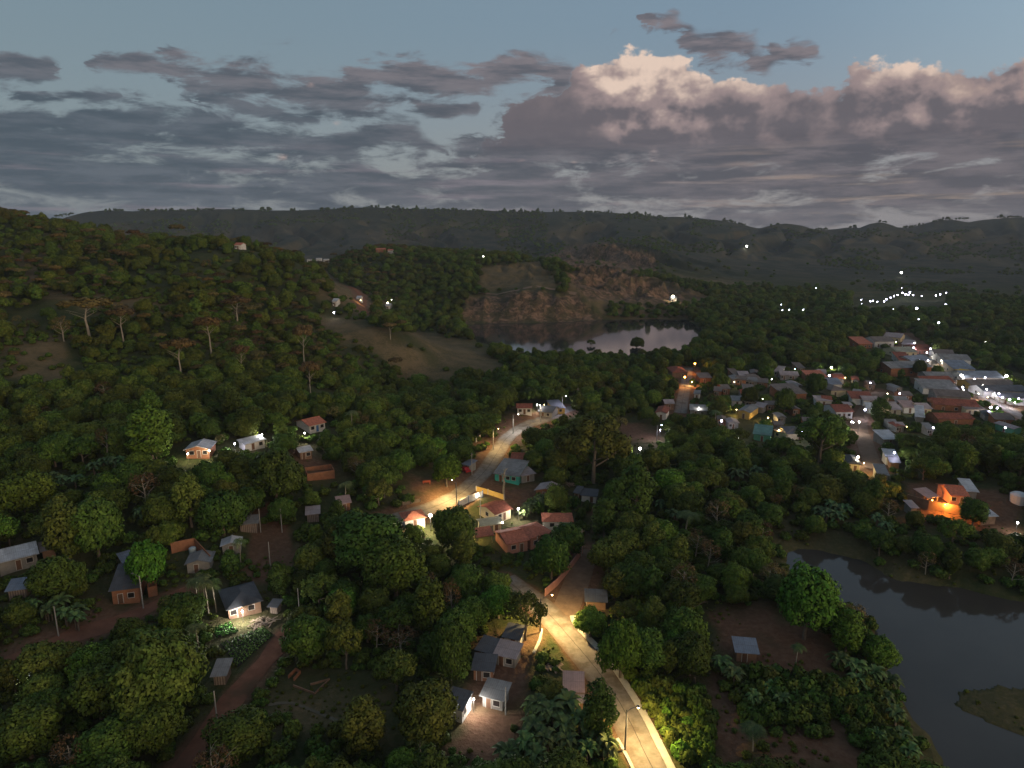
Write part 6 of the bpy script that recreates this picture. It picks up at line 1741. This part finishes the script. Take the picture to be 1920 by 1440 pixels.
OPEN = PX_DIRT + [PX_DRY[0], PX_DRY[1], PX_DRY[6], PX_DRY[7]] + PX_ROCK + [[(40, 640), (130, 640), (170, 700), (90, 730), (30, 700)], [(90, 545), (180, 570), (170, 600), (80, 590)], [(560, 725), (660, 735), (650, 765), (570, 760)], [(1500, 1020), (1640, 1040), (1560, 1000)]]
def build_forest():
    g = np.random.default_rng(21)
    xs, ys, ss, kinds = [], [], [], []
    for r0, r1, sp, sc in ((25, 210, 5.4, 0.88), (210, 420, 5.8, 0.86), (420, 900, 7.4, 0.92)):
        x, y = candidates(r0, r1, sp, int(r1))
        xs.append(x); ys.append(y); ss.append(sc * (0.58 + 0.5 * g.random(len(x)) + 0.35 * g.random(len(x)) ** 3))
    x = np.concatenate(xs); y = np.concatenate(ys); s = np.concatenate(ss)
    z = H(x, y)
    u, v, dep = project(x, y, z)
    rad = 3.9 * s; hg = 7.8 * s
    ok, u, v, dep, uc, vc, ru = visible_pick(x, y, z, rad, hg)
    jit = fbm(x / 11, y / 11, 5, 3) * 22
    for p in OPEN:
        ok &= sdf(u, v, p) + jit * np.clip((v - 429) / 400, 0.1, 1.2) > 0
    # grassy breaks and open fields thin the wood
    th = fbm(x / 45, y / 45, 201, 3)
    far = (v < 600) & (u > 1150)
    hillz = (u < 720) & (v < 720)
    ok &= ~((th > np.where(hillz, 0.06, 0.34)) & (v < 760)) | (g.random(len(x)) < 0.22)
    s *= np.where(hillz, 0.75 + 0.55 * g.random(len(x)) ** 2, 1.0)
    rad = 3.9 * s; hg = 7.8 * s
    ok &= ~(far & (g.random(len(x)) < 0.25))
    lakeside = (u > 860) & (u < 1340) & (v > 640) & (v < 690)
    ok &= ~(lakeside & (g.random(len(x)) < 0.45))
    ok &= ~((u > 1440) & (u < 1900) & (v > 1010) & (v < 1110) & (g.random(len(x)) < 0.35))
    town = (u > 1380) & (u < 1900) & (v > 690) & (v < 835)
    ok &= ~(town & (g.random(len(x)) < 0.4))
    ok &= ~((u > 560) & (u < 860) & (v > 1270) & (g.random(len(x)) < 0.35))
    for (px, py, pz, pr, ph) in PLANTS:
        ok &= np.hypot(x - px, y - py) > (rad + pr) * 0.62
    # nothing between the camera and the trees one can tell apart
    P = np.array(PLANTS)
    pu, pv, pd = project(P[:, 0], P[:, 1], P[:, 2] + P[:, 4] * 0.6); pr = P[:, 3] * F / pd
    for a, b, c, d in zip(pu, pv, pd, pr):
        ok &= ~((np.hypot(uc - a, (vc - b)) < (ru + d) * 0.62) & (dep < c))
    inview = (u > -140) & (u < 2060) & (v < 1600)
    ok &= inview
    x, y, z, s, u, v, dep, ru, uc, vc = (a[ok] for a in (x, y, z, s, u, v, dep, ru, uc, vc))
    # poisson thinning near the camera so crowns overlap only a little
    show = (uc > -20) & (uc < 1940) & (vc < 1470) & (vc > 440)
    size = np.where(show, ru, 0)
    order = np.argsort(-size)
    solo = order[:245 - 0]
    solo = solo[size[solo] > 0]
    rest = np.setdiff1d(np.arange(len(x)), solo)
    return x, y, z, s, u, v, dep, ru, solo, rest, g
FX, FY, FZ, FS, FU, FV, FD, FR, SOLO, REST, GF = build_forest()

# what each stretch of wood lies next to
ZONES = [([(0, 700), (700, 700), (700, 880), (0, 880)], 'on the slope above the orange brick house'),
         ([(0, 860), (340, 860), (340, 1010), (0, 1010)], 'between the banana row and the white tin roofs'),
         ([(340, 860), (720, 860), (720, 985), (340, 985)], 'in the dark grove above the red earth square'),
         ([(700, 600), (960, 640), (960, 880), (700, 880)], 'on the wooded slope above the back street'),
         ([(560, 980), (960, 980), (960, 1180), (560, 1180)], 'in the grove between red square and road fork'),
         ([(0, 1000), (400, 1000), (400, 1170), (0, 1170)], 'around the upper red lane and its houses'),
         ([(0, 1170), (420, 1170), (420, 1500), (0, 1500)], 'below the upper red lane near the large olive tree'),
         ([(420, 1180), (980, 1180), (980, 1500), (420, 1500)], 'around the grassy clearing with the foundations'),
         ([(960, 600), (1260, 600), (1260, 920), (960, 920)], 'between the back street and the lake'),
         ([(1060, 900), (1500, 880), (1500, 1130), (1060, 1130)], 'in the deep grove between side street and pond'),
         ([(1050, 1120), (1340, 1120), (1340, 1500), (1050, 1500)], 'on the bank right of the lit kerb'),
         ([(1300, 1120), (1800, 1120), (1800, 1500), (1300, 1500)], 'around the earth yard and pond bank'),
         ([(1240, 600), (1640, 600), (1640, 900), (1240, 900)], 'among the first roofs of the town'),
         ([(1480, 880), (2000, 880), (2000, 1110), (1480, 1110)], 'beyond the pond around the orange lit farm'),
         ([(1600, 560), (2000, 560), (2000, 900), (1600, 900)], 'around the long roofs of the main street')]
LANDMARKS = []
for o in list(COL.objects):
    if o.parent is None and o.get('category') in ('house', 'shop', 'shed', 'ruin', 'pole', 'street lamp', 'foundation', 'garden plot', 'lamp') and o.get('group') not in ('lamps of the town', 'violet white lamps of the main street', 'warm lamps of the main street', 'far hamlet lamps', 'long roofs along the main street'):
        u_, v_, d_ = project(o.location.x, o.location.y, o.location.z)
        LANDMARKS.append((o.location.x, o.location.y, float(u_), float(d_), o['label']))
LMX = np.array([(l[0], l[1], l[2], l[3]) for l in LANDMARKS])
TKEYS = ['round0', 'round1', 'round2', 'round3', 'round4', 'round0', 'round2', 'tall0', 'tall1', 'open0', 'open1', 'dry0']
WORDS = {'dark': 'dark green', 'green': 'plain green', 'olive': 'olive green', 'khaki': 'khaki', 'bright': 'bright green', 'brown': 'brownish'}
SHAPE = {'round': 'round tree', 'tall': 'slim tree', 'open': 'loose crowned tree', 'dry': 'thin twiggy tree', 'umbr': 'flat topped tree'}
taken = set()
pend = {}
for i in SOLO:
    i = int(i)
    k = TKEYS[GF.integers(len(TKEYS))]
    hill = FU[i] < 700 and FV[i] < 760
    if hill and GF.random() < 0.25: k = 'umbrella%d' % GF.integers(2)
    q = GF.random(); low = fbm(FX[i] / 30, FY[i] / 30, 303, 2)
    tint = 'dark' if q < 0.34 else 'green' if q < 0.64 else 'olive' if q < 0.84 else 'khaki' if q < 0.90 else 'bright'
    if k.startswith('dry'): tint = 'brown' if q < .6 else 'khaki'
    d = np.hypot(LMX[:, 0] - FX[i], LMX[:, 1] - FY[i]); j = int(np.argmin(d))
    shape = SHAPE[k.rstrip('0123456789')[:5] if not k.startswith('umb') else 'umbr']
    label = None
    if d[j] < 13:
        lm = LANDMARKS[j]; rel = 'in front of' if FD[i] < lm[3] - 3 else 'behind' if FD[i] > lm[3] + 3 else 'beside'
        short = lm[4].split(' beside ')[0].split(' behind ')[0].split(' in front')[0].split(' above ')[0].split(' below ')[0].split(' among ')[0].split(' against ')[0].split(' between ')[0].split(', ')[0].split(' inside ')[0].split(' under ')[0]
        uniq = sum(1 for l in LANDMARKS if l[4].startswith(short)) == 1
        cand = '%s %s %s the %s' % (WORDS[tint], shape, rel, short if uniq else lm[4])
        if cand not in taken and len(cand.split()) <= 16: label = cand; taken.add(cand)
    if label is None:
        zn = next((n for p, n in ZONES if float(sdf(np.array([FU[i]]), np.array([FV[i]]), p)[0]) < 0), 'on the far wooded land')
        cand = '%s %s %s' % (WORDS[tint], shape, zn)
        grp = '%s %ss %s' % (WORDS[tint], shape, zn)
        plant(k, FX[i], FY[i], FZ[i], FS[i], GF.random() * 6.28, tint, 'tree', cand, 'tree', grp)
    else:
        plant(k, FX[i], FY[i], FZ[i], FS[i], GF.random() * 6.28, tint, 'tree', label, 'tree')

# ---- stuff: forest and undergrowth, scattered copies of the same crowns
def scatter(name, x, y, z, s, rz, idx, keys, label, tintv, sq=None):
    me = bpy.data.meshes.new(name)
    me.from_pydata(np.column_stack([x, y, z]).tolist(), [], [])
    for an, ty, val in (('size', 'FLOAT', s), ('turn', 'FLOAT', rz), ('pick', 'INT', idx)):
        a = me.attributes.new(an, ty, 'POINT'); a.data.foreach_set('value', np.asarray(val, np.int32 if ty == 'INT' else np.float32))
    a = me.attributes.new('shade', 'FLOAT_COLOR', 'POINT')
    tv = np.asarray(tintv, float)
    if tv.ndim == 1: tv = np.repeat(tv[None], len(x), 0)
    a.data.foreach_set('color', np.column_stack([tv, np.ones(len(x))]).astype(np.float32).ravel())
    o = link(name, me); tag(o, label, kind='stuff')
    ng = bpy.data.node_groups.new(name, 'GeometryNodeTree')
    ng.interface.new_socket('Geometry', in_out='INPUT', socket_type='NodeSocketGeometry')
    ng.interface.new_socket('Geometry', in_out='OUTPUT', socket_type='NodeSocketGeometry')
    n, l = ng.nodes, ng.links
    gi = n.new('NodeGroupInput'); go = n.new('NodeGroupOutput')
    join = n.new('GeometryNodeJoinGeometry')
    def attr(an, ty):
        a = n.new('GeometryNodeInputNamedAttribute'); a.data_type = ty; a.inputs[0].default_value = an; return a.outputs[0]
    for q, k in enumerate(keys):
        oi = n.new('GeometryNodeObjectInfo'); oi.transform_space = 'ORIGINAL'; oi.inputs['Object'].default_value = USED[k]; oi.inputs['As Instance'].default_value = True
        cmp_ = n.new('FunctionNodeCompare'); cmp_.data_type = 'INT'; cmp_.operation = 'EQUAL'
        l.new(attr('pick', 'INT'), cmp_.inputs[2]); cmp_.inputs[3].default_value = q
        ip = n.new('GeometryNodeInstanceOnPoints')
        l.new(gi.outputs[0], ip.inputs['Points']); l.new(cmp_.outputs[0], ip.inputs['Selection']); l.new(oi.outputs['Geometry'], ip.inputs['Instance'])
        cx = n.new('ShaderNodeCombineXYZ'); l.new(attr('turn', 'FLOAT'), cx.inputs[2])
        e2r = n.new('FunctionNodeEulerToRotation'); l.new(cx.outputs[0], e2r.inputs[0]); l.new(e2r.outputs[0], ip.inputs['Rotation'])
        l.new(attr('size', 'FLOAT'), ip.inputs['Scale'])
        l.new(ip.outputs[0], join.inputs[0])
    l.new(join.outputs[0], go.inputs[0])
    md = o.modifiers.new('scatter', 'NODES'); md.node_group = ng
    return o
for k in list(PROTO):
    if k not in USED:
        x, y, z = ground(1240 + 30 * len(USED) % 90, 1330)
        plant(k, x, y, z, 0.9, 1.0, 'green', 'shrub' if k.startswith('bush') else 'tree', 'small %s shrub on the bank right of the lit kerb' % {'bush0': 'rounded', 'bush1': 'spreading', 'bush2': 'upright'}.get(k, 'leafy'), 'shrub')
FK = ['round0', 'round1', 'round2', 'round3', 'round4', 'tall0', 'open0', 'open1', 'umbrella0', 'umbrella1', 'dry0']
n = len(REST); pk = GF.integers(0, 8, n)
hillm = (FU[REST] < 760) & (FV[REST] < 720)
pk = np.where(hillm & (GF.random(n) < 0.30), GF.integers(8, 11, n), pk)
pk = np.where(~hillm & (GF.random(n) < 0.05), 10, pk)
def wood_tint(x, y, u, v, g):
    """drier olive and rusty crowns on the open hillside, darker ones in the valley"""
    k = fbm(x / 38, y / 38, 611, 3) + (g.random(len(x)) - .5) * 0.9
    hill = sstep(760 - u + fbm(x / 60, y / 60, 613, 2) * 200, -60, 260) * sstep(740 - v, -40, 90)
    dark = np.array([0.70, 0.82, 0.70]); mid = np.array([0.98, 1.02, 0.85]); oliv = np.array([1.20, 1.05, 0.85]); rust = np.array([1.20, 0.95, 0.66])
    c = dark + (mid - dark) * sstep(k, -0.5, 0.15)[:, None]
    c = c + (oliv - c) * (sstep(k, 0.15, 0.6) * (0.45 + 0.55 * hill))[:, None]
    c = c + (rust - c) * (sstep(-k, 0.18, 0.5) * hill * 0.9)[:, None]
    return c * (0.85 + 0.4 * g.random(len(x)))[:, None]
scatter('forest', FX[REST], FY[REST], FZ[REST], FS[REST], GF.random(n) * 6.28, pk, FK, 'continuous dark tree cover of hills and valley', wood_tint(FX[REST], FY[REST], FU[REST], FV[REST], GF))
def build_scrub():
    g = np.random.default_rng(5)
    xs, ys, ss = [], [], []
    for r0, r1, sp, sc in ((25, 160, 2.3, 0.8), (160, 420, 3.6, 1.1), (420, 900, 8.0, 1.6), (900, 1500, 13, 2.0), (1500, 2340, 17, 2.6)):
        x, y = candidates(r0, r1, sp, int(r1) + 3)
        xs.append(x); ys.append(y); ss.append(sc * (0.55 + 0.8 * g.random(len(x))))
    x = np.concatenate(xs); y = np.concatenate(ys); s = np.concatenate(ss)
    r = np.hypot(x, y)
    z = H(x, y); u, v, dep = project(x, y, z)
    ok, u, v, dep, uc, vc, ru = visible_pick(x, y, z, 1.2 * s, 1.5 * s)
    jit = fbm(x / 9, y / 9, 5, 3) * 16
    for p in OPEN:
        ok &= (sdf(u, v, p) + jit * np.clip((v - 429) / 400, 0.1, 1.2) > 0) | (g.random(len(x)) < 0.16)
    th = fbm(x / 20, y / 20, 401, 3)
    ok &= (th < 0.30) | (r > 900)
    big = fbm(x / 220, y / 220, 411, 4)
    gul = fbm(np.arctan2(x, y) * 30, y / 700, 431, 3)
    ok &= (r < 900) | (big + gul * 0.7 < -0.10 + 0.25 * sstep(z, 70, 120)) | (g.random(len(x)) < 0.03)
    ok &= (u > -80) & (u < 2000) & (v < 1560)
    grass = ((u > 520) & (u < 760) & (v > 1270)) | ((u > 1320) & (u < 1570) & (v > 1140) & (v < 1260))
    ok &= ~grass | (g.random(len(x)) < 0.15)
    return x[ok], y[ok], z[ok], s[ok], g
SX, SY, SZ, SS, GS = build_scrub()
scatter('undergrowth', SX, SY, SZ - 0.1, SS, GS.random(len(SX)) * 6.28, GS.integers(0, 3, len(SX)), ['bush0', 'bush1', 'bush2'], 'low scrub and undergrowth covering the slopes', (0.9, 1.0, 0.9))
# grass tufts and weeds over yards, lane edges, banks and the islet
def build_tufts():
    g = np.random.default_rng(9)
    x1, y1 = candidates(25, 150, 1.5, 77); x2, y2 = candidates(150, 270, 2.6, 78)
    x = np.concatenate([x1, x2]); y = np.concatenate([y1, y2])
    ok = (fbm(x / 6, y / 6, 901, 3) + fbm(x / 25, y / 25, 903, 2) * 0.6 > 0.08)
    z = H(x, y)
    ok &= z > ZR + 0.12
    for ln, wd in LINES: ok &= pdist(x, y, ln) > wd - 0.6
    for row in HB: ok &= np.hypot(x - row[4], y - row[5]) > row[6] + 0.3
    u, v, d = project(x, y, z); ok &= (u > -60) & (u < 1980) & (v < 1520)
    x, y, z = x[ok], y[ok], z[ok]
    s = 0.10 + 0.26 * g.random(len(x)) ** 2
    k = g.random(len(x))[:, None]
    tint = np.array([[1.0, 1.0, 0.8]]) * (1 - k) + np.array([[1.5, 1.15, 0.9]]) * k
    scatter('grass_tufts', x, y, z - 0.03, s, g.random(len(x)) * 6.28, g.integers(0, 3, len(x)), ['bush0', 'bush1', 'bush2'], 'weeds and grass tufts over yards and banks', tint)
build_tufts()
# trees along the crest of the escarpment
aa = np.radians(np.sort(GF.uniform(-38, 38, 1500))); rr = GF.uniform(2285, 2320, 1500) / np.cos(aa)
cl = fbm(aa * 60, aa * 0, 505, 3) > -0.05
aa, rr = aa[cl], rr[cl]; cx_, cy2 = rr * np.sin(aa), rr * np.cos(aa)
cs = 0.42 + 0.4 * GF.random(len(aa)) + 0.9 * GF.random(len(aa)) ** 12
scatter('ridge_trees', cx_, cy2, H(cx_, cy2) - 0.5, cs, GF.random(len(aa)) * 6.28, GF.integers(0, 4, len(aa)), ['round1', 'round2', 'tall0', 'round3'], 'ragged line of trees on the crest of the far escarpment', (0.8, 0.9, 0.8))
print('TREES solo', len(SOLO), 'forest', len(REST), 'scrub', len(SX))

# ------------------------------------------------------------------ evening haze in the valley
def build_haze():
    bm = bmesh.new(); box(bm, -4600, 4600, -4600, 4600, -6.5, 185)
    bmesh.ops.recalc_face_normals(bm, faces=bm.faces[:])
    me = bpy.data.meshes.new('haze'); bm.to_mesh(me); bm.free()
    m = bpy.data.materials.new('haze'); m.use_nodes = True
    t = NT(m.node_tree); t.n.clear()
    out = t.new('ShaderNodeOutputMaterial'); v = t.new('ShaderNodeVolumePrincipled')
    v.inputs['Color'].default_value = (0.74, 0.82, 0.95, 1)
    v.inputs['Density'].default_value = 0.000085
    v.inputs['Anisotropy'].default_value = 0.1
    t.l.new(v.outputs[0], out.inputs['Volume'])
    o = link('haze', me, m); tag(o, 'thin evening haze filling the valley', kind='stuff')
build_haze()
